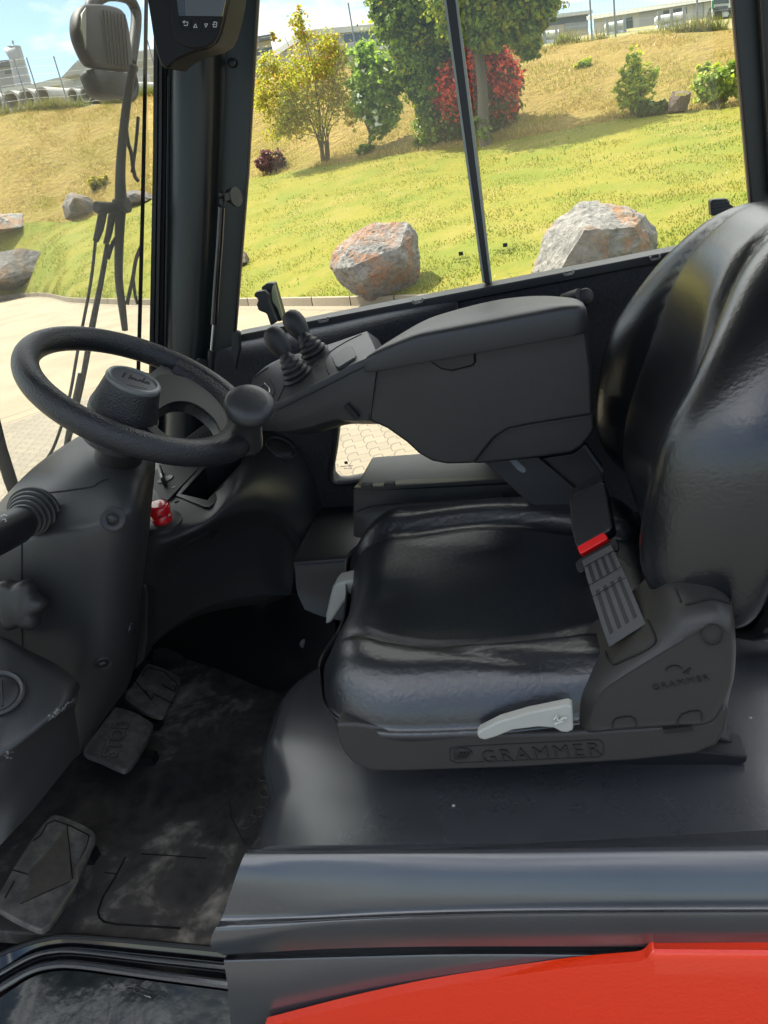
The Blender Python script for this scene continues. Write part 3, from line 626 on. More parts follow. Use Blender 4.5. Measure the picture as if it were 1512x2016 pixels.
lab = MB()
pt = lambda x, y, lift=.001: np.array(aY(x, y, .655-lift))
text('base_lettering', 'GRAMMER', .0255, pt(1062, 1484, .0006), pt(1180, 1476)-pt(940, 1493), (0, 0, 1), M['emb2'], seat, .0010, 0, 0, 1.22)

fr_ = [(886, 1474), (900, 1470), (1180, 1456), (1188, 1464), (1188, 1484), (1180, 1490), (900, 1502), (886, 1496)]
for a, b_ in zip(fr_, fr_[1:]+fr_[:1]): lab.bar(pt(*a, .0), pt(*b_, .0), .0012, .0014)
for k in range(4): lab.bar(pt(895+k*7, 1496-k*.5), pt(908+k*7, 1482-k*.5), .0016, .0016)
lab.tube([pt(911+17*math.cos(a), 1486-12*math.sin(a)) for a in np.linspace(.2, 3.3, 12)], .0012, 6)
lab.build('logo_relief', M['emb'], seat)
# cushion: rings over a rounded outline with bolsters
def ring_shell(out2, hfun, frame, s_top, side, n=96):
    """out2: n x 2 outline in local (a, b); hfun(a, b, s) height; side: list of (scale, dz)"""
    c0 = out2.mean(0); rr = []
    for s in s_top: rr.append([frame(c0[0]+(p[0]-c0[0])*s, c0[1]+(p[1]-c0[1])*s, hfun(c0[0]+(p[0]-c0[0])*s, c0[1]+(p[1]-c0[1])*s, s)) for p in out2])
    for k, dz in side:
        rr.append([frame(c0[0]+(p[0]-c0[0])*k, c0[1]+(p[1]-c0[1])*k, dz(p) if callable(dz) else dz) for p in out2])
    return [[tuple(CAM+(np.array(p)-CAM)*kS) for p in r] for r in rr]
def gs(x, c, w): return math.exp(-((x-c)/w)**2)
def sstep(a, b, x): t = min(1, max(0, (x-a)/(b-a))); return t*t*(3-2*t)
co = [(-.345, .76), (-.352, .80), (-.340, .87), (-.345, .95), (-.360, 1.03), (-.365, 1.09), (-.335, 1.14), (-.27, 1.17), (-.18, 1.18), (-.08, 1.18), (.04, 1.17), (.10, 1.12), (.11, .95), (.10, .80), (.04, .690), (-.06, .665), (-.17, .655), (-.26, .657), (-.318, .690)]
out = resamp(catmull(co, 8, True), 140)
def ch(x, y, s):
    v = (y-.918)/.255; 
    b = .024*sstep(.42, .88, abs(v))*(1-.35*sstep(.84, 1.05, abs(v)))
    f = .012*gs(x, -.30, .05)*(1-sstep(.7, 1, abs(v))) 
    dip = -.006*(1-sstep(.2, .75, abs(v)))*sstep(-.33, -.12, x)
    vc = .50+.20*math.sin(math.pi*min(1, max(0, (x+.36)/.42)))-.05; gr = -.010*gs(abs(v), vc, .045)*sstep(-.355, -.27, x)+.006*gs(abs(v), vc+.10, .06)
    gr2 = -.005*gs(v, -.86+.55*sstep(-.05, -.33, x)*.5, .035)*sstep(-.36, -.22, x)*sstep(.08, -.05, x)
    e = s; dome = (1-max(0, (e-.74)/.26)**2.2)
    fall = -.022*sstep(-.27, -.36, x)
    base = 1.374+b+f+dip+gr+gr2+fall
    return base-(1-math.sqrt(max(0, 1-max(0, (e-.80)/.20)**2)))*.060
cush_rings = ring_shell(out, ch, lambda a, b, h: (a-.07*(b-.85), b, h), list(np.linspace(.02, .8, 26))+[.83, .86, .89, .92, .945, .965, .98, .992, 1.0],
    [(1.006, 1.340), (1.002, 1.328), (.985, 1.316), (.955, 1.306), (.9, 1.300), (.5, 1.298)])
cu = MB().rings(cush_rings).build('seat_cushion', M['vinyl'], seat, smooth=180)
# backrest in its own leaning frame
O_ = np.array([.092, .970, 1.408]); lean = math.radians(13.56); U_ = np.array([math.sin(lean), 0, math.cos(lean)]); Fw = np.array([-math.cos(lean), 0, math.sin(lean)])
def bframe(a, b, h):
    cur = -.10*(b/.5)**1  # a little forward curl at the foot
    return tuple(O_+np.array([0, 1, 0])*a*1.169+U_*b*.821+Fw*(h+.07*a))
bo = [(-.225, .03), (-.240, .10), (-.243, .20), (-.232, .30), (-.195, .40), (-.135, .470), (-.06, .500), (.06, .500), (.135, .470), (.195, .40), (.232, .30), (.243, .20), (.240, .10), (.225, .03), (.17, -.015), (.06, -.03), (-.06, -.03), (-.17, -.015)]
outb = resamp(catmull(bo, 8, True), 140)
def bh(a, b, s):
    w = .235*(1-.45*sstep(.28, .52, b)); v = abs(a)/w
    bol = (.055*sstep(.48, .84, v)*(1-.3*sstep(.85, 1.1, v)))*(1-.75*sstep(.22, .48, b))*(1-.136*sstep(.16, -.03, b))
    gr = -.013*gs(v, .50, .065)*sstep(-.02, .08, b)*(1-sstep(.44, .50, b))
    lum = .014*gs(b, .14, .10)*(1-sstep(.3, .6, v))
    mid = .020
    back_ = -.015*sstep(.20, .50, b)
    return .034+bol+gr+lum+back_-(1-math.sqrt(max(0, 1-max(0, (s-.56)/.44)**2)))*.095
br_ = ring_shell(outb, bh, bframe, list(np.linspace(.02, .56, 18))+[.6, .64, .68, .72, .76, .80, .84, .88, .915, .945, .97, .988, 1.0],
    [(1.000, lambda p: bh(*p, 1.0)-.010), (.985, lambda p: bh(*p, 1.0)-.020), (.95, lambda p: bh(*p, 1.0)-.028), (.88, -.045), (.5, -.048)])
bk = MB().rings(br_).build('backrest', M['vinyls'], seat, smooth=180)
sb_ = ring_shell(outb*np.array([.93, .97])+np.array([0, -.02]), lambda a, b, s: -.042-.01*(1-s**4), lambda a, b, h: bframe(a, b, h-.008), [.02, .3, .6, .8, .9, .96, 1.0], [(1.0, -.065), (.97, -.09), (.90, -.11), (.7, -.12), (.4, -.123)])
MB().rings(sb_).build('backrest_shell', M['gloss'], seat, smooth=180)
# recliner side cover, outer ring then raised face
oc = [(1127, 1442), (1122, 1400), (1127, 1369), (1141, 1342), (1165, 1310), (1195, 1282), (1240, 1246), (1274, 1219), (1291, 1198), (1307, 1173), (1320, 1161), (1345, 1151), (1380, 1147), (1408, 1150), (1430, 1163), (1440, 1180), (1447, 1243), (1446, 1300), (1441, 1339), (1430, 1390), (1402, 1424), (1300, 1432), (1200, 1438)]
ic_ = [(1163, 1436), (1165, 1405), (1174, 1380), (1188, 1358), (1209, 1342), (1250, 1316), (1290, 1292), (1330, 1268), (1360, 1250), (1380, 1239), (1396, 1231), (1408, 1228), (1420, 1230), (1430, 1238), (1436, 1255), (1438, 1280), (1439, 1310), (1435, 1350), (1425, 1375), (1396, 1420), (1330, 1426), (1250, 1431), (1200, 1435)]
n_ = 110
Oc = resamp(catmull(oc, 6, True), n_); Ic = resamp(catmull(ic_, 6, True), n_)
def seq(P, y): return np.array([aY(p[0], p[1], y) for p in P])
A_ = seq(Oc, .705); B_ = seq(Ic, .652)
rr = [A_+np.array([0, .075, 0]), A_+np.array([0, .01, 0]), A_]
for k in (.15, .35, .6, .8, .92, 1.0): rr.append(A_*(1-k)+B_*k+np.array([0, -.012*math.sin(math.pi*k), -0.0])+np.array([0, 0, .006*math.sin(math.pi*k)]))
cB = B_.mean(0); 
for k in (.97, .9, .6, .2): rr.append(cB+(B_-cB)*k+np.array([0, .0005, 0]))
cov = MB().rings(rr).build('recliner_cover', M['cover'], seat, smooth=50)
Y6 = .6515
dt = MB(); 
def pl(m, pts, y=Y6, w=.0012, h=.0012, closed=False):
    P = [aY(*p, y) for p in pts]
    for p, q in list(zip(P, P[1:]))+([(P[-1], P[0])] if closed else []): m.bar(p, q, w, h, upv=(0, 1, 0))
pl(dt, [(1402+21*math.cos(a)*1.0, 1250+20*math.sin(a)) for a in np.linspace(0, 6.283, 28)[:-1]], Y6-.0015, closed=True)
pl(dt, [(1206, 1434), (1206, 1425), (1212, 1416), (1226, 1412), (1240, 1411), (1250, 1416), (1253, 1425), (1253, 1436)])
pl(dt, [(1334, 1430), (1335, 1418), (1343, 1407), (1360, 1401), (1377, 1400), (1382, 1406), (1382, 1420)])
pl(dt, [(1328+17*math.cos(a), 1325-14*math.sin(a)) for a in np.linspace(.5, 2.9, 10)])
for k in range(3): pl(dt, [(1345+k*4, 1326), (1360-k*2, 1316+k*5)])
dt.build('cover_seam', M['emb'], cov)
sl_ = MB().bar(aY(1306, 1437, .6535), aY(1363, 1431, .6535), .006, .006, upv=(0, 1, 0)).build('cover_slot', M['deep'], cov)
q = aY(1340, 1345, Y6-.0002); text('cover_lettering', 'GRAMMER', .0105, q, np.array(aY(1390, 1336, Y6))-np.array(aY(1292, 1354, Y6)), (0, 0, 1), M['emb2'], cov, .0003, 0, 0, 1.25)
# inset caps on the sloping shoulder
def shoulder(name, px, y, m, lift=.0):
    return fill2(name, [[Vector(aY(a, b_, y+k_)) for a, b_, k_ in px]], (0, .01, -.006), m, cov, bev=.002)
CVB = bvh(cov)
def conform(name, px, lift, th, m, parent, bv):
    P = [on(bv, x, y, lift) for x, y in px]; nn = sum((p[1] for p in P), Vector()).normalized()
    return fill2(name, [[p[0] for p in P]], -nn*th, m, parent), nn
gm = MB(); 
for pts in [[(1193, 1284), (1199, 1300), (1210, 1308), (1228, 1301), (1262, 1285), (1282, 1273), (1291, 1262), (1288, 1248), (1275, 1221)], [(1331, 1161), (1341, 1186)], [(1350, 1191), (1372, 1186), (1400, 1180), (1420, 1184), (1436, 1188), (1438, 1178)]]:
    surf_line(gm, CVB, pts, .0022, .0008, .002)
gm.build('cap_seam', M['deep'], cov)
# hinge hardware
hw = MB(); p = aY(1368, 1142, .74); hw.lathe([(.012, 0), (.012, .008), (.009, .010)], p, (.2, -.6, .8), 20); p = aY(1400, 1138, .76); hw.lathe([(.008, 0), (.0078, .010), (.005, .016)], p, (.1, -.4, 1), 6)
hw.bar(aY(1392, 1144, .75), aY(1410, 1130, .75), .004, .010); hw.build('recliner_bolt', M['steel'], cov)
# levers
lv = [(938, 1446), (944, 1440), (985, 1420), (1040, 1404), (1095, 1393), (1118, 1388), (1127, 1391), (1129, 1438), (1118, 1443), (1105, 1442), (1090, 1434), (1060, 1432), (1010, 1438), (975, 1452), (955, 1458), (943, 1455)]
le = prism('adjust_lever', lv, .636, .649, M['lever'], seat, .005, 0); tag(le, 'long pale grey lever with an embossed seat symbol beside the recliner cover')
im = MB()
for a, b_ in [((1090, 1416), (1098, 1408)), ((1098, 1408), (1098, 1420)), ((1098, 1420), (1110, 1413)), ((1110, 1413), (1116, 1413)), ((1092, 1425), (1108, 1419))]: im.bar(aY(*a, .634), aY(*b_, .634), .0016, .0016, upv=(0, 1, 0))
im.build('lever_icon', mat('lever_icon', (.5, .5, .46), .5), le)
lv2 = [(654, 1158), (662, 1149), (690, 1143), (700, 1145), (696, 1165), (676, 1190), (652, 1226), (640, 1232), (641, 1212), (648, 1180)]
l2 = prism('adjust_lever', lv2, .99, 1.03, M['lever'], seat, .006, 0); tag(l2, 'short pale grey lever at the front edge of the cushion')
MB().lathe([(.006, 0), (.004, .001)], aY(683, 1166, .988), (0, -1, 0), 12).build('lever_hole', M['deep'], l2)
# seat belt: webbing strip lying over the cushion to the buckle
L0 = [(1200, 1273, .690), (1186, 1235, .715), (1172, 1190, .755), (1158, 1145, .80), (1146, 1103, .845)]
L1 = [(1271, 1228, .700), (1255, 1190, .735), (1238, 1150, .775), (1220, 1110, .82), (1203, 1072, .865)]
A_ = catmull([aY(*p) for p in L0], 6); B_ = catmull([aY(*p) for p in L1], 6); mb = MB(); th = np.array([.0, .0015, -.0018]); K = 9
rows_ = [[A_[i]*(1-k/K)+B_[i]*(k/K)+0 for k in range(K+1)] for i in range(len(A_))]
V = [tuple(p) for r in rows_ for p in r]; V += [tuple(np.array(p)+th) for p in V]; nn_ = len(rows_)*(K+1); Fc = []; fm = []
for i in range(len(rows_)-1):
    for k in range(K):
        q = (i*(K+1)+k, i*(K+1)+k+1, (i+1)*(K+1)+k+1, (i+1)*(K+1)+k); dark = (k % 2 == 1) and not (14 < i < 17) and i < 22 and i > 2; Fc += [q, tuple(nn_+j for j in q[::-1])]; fm += [int(dark)]*2
    for k in (0, K): Fc.append((i*(K+1)+k, (i+1)*(K+1)+k, nn_+(i+1)*(K+1)+k, nn_+i*(K+1)+k)); fm.append(0)
me = bpy.data.meshes.new('seat_belt'); off = woff(seat); me.from_pydata([tuple(Vector(v)-off) for v in V], [], Fc)
bl = bpy.data.objects.new('seat_belt', me); COL.objects.link(bl); bl.parent = seat
for p, k in zip(me.polygons, fm): p.material_index = k; p.use_smooth = True
me.materials.append(M['belt']); me.materials.append(M['belt2'])
stc = MB()
for i in (14, 17, 22):
    for k in range(14): 
        p = A_[i]*(1-k/14)+B_[i]*(k/14)+np.array([0, -.0006, .0008]); q = A_[i]*(1-(k+.6)/14)+B_[i]*((k+.6)/14)+np.array([0, -.0006, .0008]); stc.bar(p, q, .0008, .0008)
stc.build('belt_stitching', M['black'], seat)
bn = Vector((-.25, -.55, .8)).normalized()
bc = Vector(aY(1160, 1055, .89))
def bpl(px, lift): return [Vector(aP(x, y, bc+bn*lift, bn)) for x, y in px]
bd = fill2('belt_buckle', [bpl([(1120, 982), (1126, 974), (1180, 947), (1190, 950), (1198, 990), (1206, 1036), (1202, 1044), (1140, 1078), (1132, 1074), (1124, 1040)], .006)], tuple(-bn*.022), M['black'], seat, bev=.004, seg=3)
fill2('release_button', [bpl([(1136, 1076), (1186, 1048), (1191, 1050), (1197, 1060), (1145, 1090), (1140, 1088)], .007)], tuple(-bn*.012), M['redclip'], bd, bev=.0015)
tg = fill2('belt_tongue', [bpl([(1132, 1108), (1140, 1100), (1200, 1066), (1206, 1058), (1213, 1060), (1218, 1078), (1214, 1086), (1204, 1082), (1150, 1112), (1150, 1124), (1142, 1128), (1136, 1122)], .003)], tuple(-bn*.005), M['black'], seat, bev=.0012)
bs2 = MB(); P0, P1 = Vector(aY(1162, 968, 1.0)), Vector(aY(1176, 935, 1.08)); 
fill2('buckle_stalk', [[Vector(aY(1127, 975, .97)), Vector(aY(1188, 946, .97)), Vector(aY(1183, 930, 1.02)), Vector(aY(1160, 940, 1.04)), Vector(aY(1122, 966, 1.0))]], (0.004, .012, -.012), M['gloss'], seat, bev=.003)
aY = _aY
# ================================================================== ARMREST CONSOLE
YA = 1.12
arm = prism('armrest_console', [(742, 700), (900, 672), (1100, 634), (1151, 625), (1158, 668), (1165, 728), (1168, 818), (1100, 829), (1040, 838), (1000, 847), (974, 864), (954, 888), (934, 914), (880, 915), (850, 909), (825, 895), (800, 872), (762, 845), (726, 829), (728, 775), (736, 730)], YA, 1.20, M['plastic'], FL, .006, 0, 3)
tag(arm, 'dark grey swivelling armrest console with lid and two joysticks')
prism('lower_side_panel', [(1169, 812), (1100, 822), (1040, 832), (998, 840), (970, 858), (950, 884), (925, 914), (945, 914), (1000, 909), (1060, 902), (1125, 893), (1146, 880), (1162, 862), (1172, 845)], YA+.013, 1.22, M['plastic'], arm, .006, 0, 3)
lp = [(-.300, 1.100), (-.296, 1.120), (-.285, 1.145), (-.262, 1.180), (-.225, 1.225), (-.17, 1.262), (-.11, 1.278), (-.06, 1.262), (-.02, 1.228), (.010, 1.185), (.024, 1.150), (.0265, 1.115), (.020, 1.1035), (.0, 1.101), (-.10, 1.099), (-.20, 1.099), (-.27, 1.099), (-.292, 1.0985)]
Lp_ = resamp(catmull(lp, 6, True), 110); cL = Lp_.mean(0)
def lz(x): return 1.636+.048*(x+.28)
rr = []
for k, h in [(.94, -.001), (.985, .0), (1.0, .003), (1.0, .022), (.992, .030), (.975, .0355), (.95, .0385), (.88, .0415), (.75, .0435), (.5, .0455), (.2, .0465), (.02, .0467)]:
    rr.append([(q[0], q[1], lz(q[0])+h-.016*sstep(-.20, -.31, q[0])*(h > .01)) for q in (cL+(p-cL)*k for p in Lp_)])
lid = MB().rings(rr).build('console_lid', M['plastic2'], arm, smooth=50)
hl = MB(); P = [(836, 700), (934, 682), (937, 715), (930, 722), (890, 732), (868, 728), (850, 716)]
prism('lid_handle', P, YA-.006, YA+.01, M['black'], arm, .004, 1)
sm2 = MB(); pl(sm2, [(738, 705), (731, 760), (727, 828)], YA-.0005, .003, .002); pl(sm2, [(940, 684), (1040, 664), (1150, 643)], YA-.001, .004, .003)
for x, y, r in [(743, 826, .0035), (773, 852, .0035), (812, 884, .0028)]: sm2.lathe([(r, 0), (r*.8, .001)], aY(x, y, YA-.0008), (0, -1, 0), 12)
sm2.build('console_seam', M['deep'], arm)
# control pod in front of the lid
YP = 1.113
rows = [[(488, 770, 1.20), (508, 733, 1.25), (552, 706, 1.275), (610, 690, 1.275), (665, 672, 1.272), (722, 652, 1.26)],
 [(494, 786, 1.165), (524, 764, 1.185), (575, 735, 1.195), (630, 712, 1.195), (680, 690, 1.195), (732, 672, 1.19)],
 [(502, 802, 1.130), (546, 789, 1.127), (599, 763, 1.127), (649, 738, 1.127), (699, 712, 1.127), (742, 696, 1.127)],
 [(505, 808, 1.118), (550, 796, 1.115), (602, 770, 1.115), (652, 745, 1.115), (702, 719, 1.115), (744, 703, 1.115)],
 [(515, 828, 1.116), (556, 826, 1.113), (604, 810, 1.113), (655, 790, 1.113), (702, 775, 1.113), (736, 765, 1.113)],
 [(524, 846, 1.122), (560, 850, 1.12), (606, 843, 1.12), (656, 829, 1.12), (702, 828, 1.12), (729, 828, 1.12)]]
cp = patch('control_pod', rows, (0, .07, -.03), M['plastic2'], arm, 8)
PDB = bvh(cp); pnn = on(PDB, 600, 735)[1]
def rect(name, px, lift, th, m, parent, bev=.001): return plate_on(name, PDB, px, lift, th, m, parent, bev)[0]
rect('rocker_switch', [(652, 702), (684, 680), (692, 681), (700, 698), (697, 704), (666, 723), (660, 721)], .004, .010, M['plastic'], cp, .0015)
rect('pod_button', [(508, 764), (520, 752), (530, 762), (531, 772), (520, 782), (508, 778)], .003, .007, M['hood'], cp, .0015)
sm3 = MB()
for pts in [[(532, 745), (541, 768), (538, 778), (530, 786)], [(497, 748), (505, 740), (528, 724)], [(645, 730), (640, 710), (652, 692), (680, 674), (712, 658)], [(546, 790), (556, 770), (562, 752)], [(648, 737), (644, 730)]]: surf_line(sm3, PDB, pts, .0014, .0006, .001)
pl(sm3, [(548, 806), (600, 781), (700, 730), (735, 714)], 1.1125, .0014, .001); sm3.build('pod_seam', M['deep'], cp)
im = MB()
for pts in [[(616, 722), (626, 716), (632, 724)], [(620, 730), (632, 722)], [(624, 734), (636, 727)]]: surf_line(im, PDB, pts, .0008, .0006, .0006)
im.build('printed_icon', mat('dim_print', (.12, .12, .12), .5), cp)
sl2 = MB(); sl2.bar(aY(682, 797, YP-.001), aY(704, 824, YP-.001), .009, .006, upv=(0, 1, 0)); sl2.build('pod_screw_recess', M['deep'], cp)
def joystick(base_px, yb, knob_px, yk, r0, r1, sc):
    B0 = Vector(on(PDB, *base_px)[0]); K0 = Vector(aY(*knob_px, yk)); ax = (K0-B0); Ln = ax.length; ax.normalize()
    bx = (ax*.35+pnn*.65).normalized()
    pf = []; n = 6
    for k in range(n):
        r = r0+(r1-r0)*(k/(n-1))**1.1; h = .036*sc*(k/(n-1)); pf += [(r*1.0, h-.0022), (r*1.03, h-.0008), (r*.98, h+.0010), (r*.80, h+.0028)]
    bt = MB(); rr = []
    for r, h in pf:
        d = pnn.lerp(ax, h/(.036*sc+1e-6)*.9 if h > 0 else 0).normalized(); c0 = B0+pnn*(.003)+d*max(0, h)
        a = d.cross(Vector((0, 1, 0))).normalized(); b2 = d.cross(a); rr.append([c0+(a*math.cos(t)+b2*math.sin(t))*r for t in np.linspace(0, 2*math.pi, 33)[:-1]])
    boot = bt.rings(rr).build('joystick_boot', M['rubber'], cp, smooth=60)
    kn_ = MB().lathe([(.006*sc, -.040*sc), (.0085*sc, -.034*sc), (.0085*sc, -.028*sc), (.0125*sc, -.020*sc), (.0165*sc, -.008*sc), (.0180*sc, .004*sc), (.0165*sc, .014*sc), (.0125*sc, .021*sc), (.007*sc, .0245*sc), (0, .0255*sc)], K0, ax, 32)
    k = kn_.build('joystick_knob', M['rubber'], cp, smooth=80)
    return k
joystick((586, 741), 0, (547, 674), 1.185, .0255, .010, 1.05)
joystick((622, 700), 0, (583, 640), 1.25, .0255, .010, 1.05)
# support arms under the console
def strut(name, px, y, th, m, bev=.002): return fill2(name, [[Vector(aY(a, b_, y)) for a, b_ in px]], (0, th, 0), m, arm, bev=bev)
strut('support_bracket', [(1052, 905), (1130, 893), (1148, 878), (1186, 934), (1192, 950), (1136, 1000)], 1.17, .03, M['plastic'])
strut('support_arm', [(954, 911), (1060, 900), (1160, 985), (1150, 1020), (1080, 1010), (1040, 990)], 1.16, .006, M['dsteel'])
strut('arm_slot', [(1003, 907), (1016, 905), (1034, 922), (1035, 929), (1029, 931), (1020, 926)], 1.1595, .0008, mat('bright_slot', (.16, .17, .18), .3), 0)
strut('bracket_edge', [(1146, 878), (1153, 876), (1188, 925), (1186, 934)], 1.165, .02, M['hood'], 0)
# document box behind the seat cushion
bx = prism('document_box', [(694, 968), (700, 962), (985, 944), (1100, 938), (1100, 1060), (698, 1060), (694, 1015)], 1.24, 1.40, M['plastic'], FL, .006, 0); tag(bx, 'low dark storage box with a hinged lid between seat and window')
rows = [[(732, 934, 1.40), (790, 919, 1.41), (850, 913, 1.41), (960, 909, 1.41), (1050, 906, 1.41)],
        [(712, 944, 1.33), (790, 932, 1.33), (850, 928, 1.33), (960, 922, 1.33), (1050, 918, 1.33)],
        [(697, 960, 1.235), (790, 953, 1.232), (850, 950, 1.232), (960, 945, 1.232), (1050, 940, 1.232)]]
bl_ = patch('box_lid', rows, (0, .02, -.035), M['plastic'], bx, 5)
hg = MB()
for x in (712, 757): p, q = aY(x, 957-(x-712)*.07, 1.231), aY(x+20, 956-(x-712)*.07, 1.231); hg.bar(p, q, .012, .008)
pl(hg, [(700, 963), (850, 954), (1050, 942)], 1.229, .006, .004); hg.build('lid_hinge', M['black'], bx)
rows = [[(700, 1010, 1.232), (740, 995, 1.237), (860, 985, 1.238), (990, 975, 1.238)], [(697, 1022, 1.228), (740, 1020, 1.222), (860, 1012, 1.222), (990, 1005, 1.222)], [(696, 1055, 1.225), (740, 1060, 1.215), (860, 1060, 1.215), (990, 1060, 1.215)]]
patch('box_bulge', rows, (0, .02, 0), M['plastic'], bx, 5)
# ================================================================== STEERING WHEEL
wc = Vector((-.566, .93, 1.688)); wn = Vector((.708, .067, 1)).normalized(); wa = wn.cross(Vector((0, 1, 0))).normalized(); wb = wn.cross(wa)
RW, rw = .149, .0165
def onw(x, y, h=0): return Vector(aP(x, y, wc+wn*h, wn))
mb = MB(); rr = []
for t_ in np.linspace(0, 2*math.pi, 121)[:-1]:
    rad = wa*math.cos(t_)+wb*math.sin(t_); rr.append([wc+rad*(RW+rw*math.cos(s)*(1.0))+wn*(rw*1.05*math.sin(s)) for s in np.linspace(0, 2*math.pi, 25)[:-1]])
rr.append(rr[0]); mb.rings(rr, cap=False); wheel = mb.build('steering_wheel', M['foam'], FL, smooth=180)
# solid spoke sector between hub and rim with its kidney opening
def ang(x, y): p = onw(x, y)-wc; return math.atan2(p.dot(wb), p.dot(wa))
hole = [(303, 824), (307, 812), (317, 802), (340, 791), (367, 790), (393, 800), (420, 823), (433, 846), (436, 862), (427, 872), (400, 875), (367, 870), (333, 858), (310, 842)]
hole = catmull(hole, 3, True)
a0, a1 = ang(200, 858), ang(330, 706)
if a1 < a0: a1 += 2*math.pi
am = ang(480, 850); 
while am < a0: am += 2*math.pi
if am > a1: a0 += 2*math.pi; a0, a1 = a1, a0
aa = np.linspace(a0, a1, 50)
arc = [wc+(wa*math.cos(t_)+wb*math.sin(t_))*(RW-.003)-wn*.002 for t_ in aa]
hubpts = [onw(x, y, -.002) for x, y in [(296, 735), (262, 728), (215, 745), (200, 770), (196, 800)]]
s_, e_ = proj(arc[0]), proj(arc[-1])
if s_[0] < e_[0]: lp = arc+hubpts
else: lp = arc[::-1]+hubpts
sp_ = fill2('wheel_spoke', [lp, [onw(x, y, -.002) for x, y in hole]], tuple(-wn*.018), M['foam'], wheel, smooth=50)
inl = [(313, 738), (345, 738), (380, 748), (415, 768), (440, 792), (451, 818), (454, 850), (452, 872), (440, 880), (410, 884), (375, 881), (335, 870), (298, 850), (272, 822), (262, 795), (263, 780)]
inl = catmull(inl, 3, True)
fill2('spoke_inlay', [[onw(x, y, .0015) for x, y in inl], [onw(x, y, .0015) for x, y in hole]], tuple(-wn*.004), M['disp'], wheel, bev=.0008)
# fillets joining the spoke to the rim
ff = MB(); rr = []
for t_ in aa[2:-2]:
    rad = wa*math.cos(t_)+wb*math.sin(t_); rr.append([wc+rad*(RW-.006)+wn*.0150, wc+rad*(RW-.020)+wn*.009, wc+rad*(RW-.031)+wn*.0022, wc+rad*(RW-.031)-wn*.012, wc+rad*(RW-.006)-wn*.014])
ff.rings(rr).build('rim_fillet', M['foam'], wheel, smooth=80)
hc = onw(264, 776)-wn*.0; hc = wc+(onw(262, 781)-wc)*.9
hc = Vector(aP(264, 748, wc+wn*.044, wn)); cb = hc-wn*.030
hub = MB().lathe([(.042, -.060), (.042, -.03), (.044, -.021), (.0435, -.012), (.0405, -.002), (.0380, .008), (.0358, .018), (.0342, .026), (.0325, .0290), (.031, .0288), (.029, .0285), (0, .0285)], cb, wn, 56).build('wheel_hub', M['foam'], wheel, smooth=60)
MB().lathe([(.0338, .024), (.0346, .0285), (.0330, .0315), (.0290, .0318), (.0278, .0290)], cb, wn, 56).build('emblem_ring', M['ring'], wheel, smooth=60)
MB().lathe([(.0280, .0285), (.0280, .0296), (.0, .0300)], cb, wn, 56).build('hub_emblem', M['bplate'], wheel, smooth=60)
xd = onw(297, 756)-onw(236, 739)
text('emblem_lettering', 'Linde', .018, cb+wn*.0302, xd, Vector((-.3, .5, .6)), M['emb'], wheel, .0003, .0004, .35, .9)
MB().bar(onw(248, 757, .0450), onw(290, 765, .0450), .0006, .0005, upv=wn).build('emblem_line', M['emb'], wheel)
# column sleeve and joint
bot = Vector(aY(229, 925, .925)); dd = (cb-bot); 
MB().lathe([(.032, -.03), (.032, dd.length*.55), (.034, dd.length*.57), (.0345, dd.length*.75), (.036, dd.length*.8), (.043, dd.length-.035)], bot, dd, 44).build('column_sleeve', M['plastic'], wheel, smooth=60)
g_ = MB(); dn2 = dd.normalized(); g_.lathe([(.0345, 0), (.0365, .001), (.0365, .003), (.0335, .003)], bot+dn2*.004, dd, 44)
# spinner knob
kb0 = wc+(onw(478, 868)-wc).normalized()*(RW+.002)+wn*.008; kt = Vector(aP(493, 783, kb0+wn*.068, wn)); kd = (kt-kb0); hL = kd.length
MB().lathe([(.0235, -.012), (.0225, 0), (.0205, .012), (.0195, .026), (.0200, .036), (.0225, .044), (.0275, .050), (.0318, .054), (.0332, .059), (.0330, .061), (.0325, .0612), (.0335, .0625), (.0325, .067), (.0290, .0715), (.020, .0745), (.010, .0758), (0, .0760)], kb0, kd, 44).build('spinner_knob', M['plastic2'], wheel, smooth=45)
# ================================================================== FAR SIDE: wall, window, pillars
YW = 1.43
def W(x, y, yy=YW): return Vector(aY(x, y, yy))
wall_l = [W(420, 690), W(470, 672), W(839, 600), W(1208, 530), W(1600, 448), W(1650, 1100), W(900, 1400), W(300, 1400), W(305, 900), W(420, 860)]
hole = [(664, 790), (664, 838), (658, 890), (652, 925), (653, 940), (662, 949), (680, 949), (760, 934), (850, 912), (940, 890), (950, 800), (800, 780)]
wall = fill2('side_wall', [wall_l, [W(x, y) for x, y in hole]], (0, .035, 0), M['felt'], FL); tag(wall, 'black felt lined side wall under the window')
ho = [(x, y) for x, y in hole]; rimm = MB(); rimm.tube([W(x, y, YW-.003) for x, y in catmull([(664, 800), (662, 850), (655, 905), (651, 925), (653, 942), (666, 951), (700, 947), (760, 935), (850, 913)], 5)], .0065, 8); rimm.build('lower_window_rim', M['black'], wall)
fill2('lower_window_pane', [[W(640, 770, YW+.02), W(960, 760, YW+.02), W(960, 900, YW+.02), W(640, 970, YW+.02)]], (0, .004, 0), M['glass'], wall)
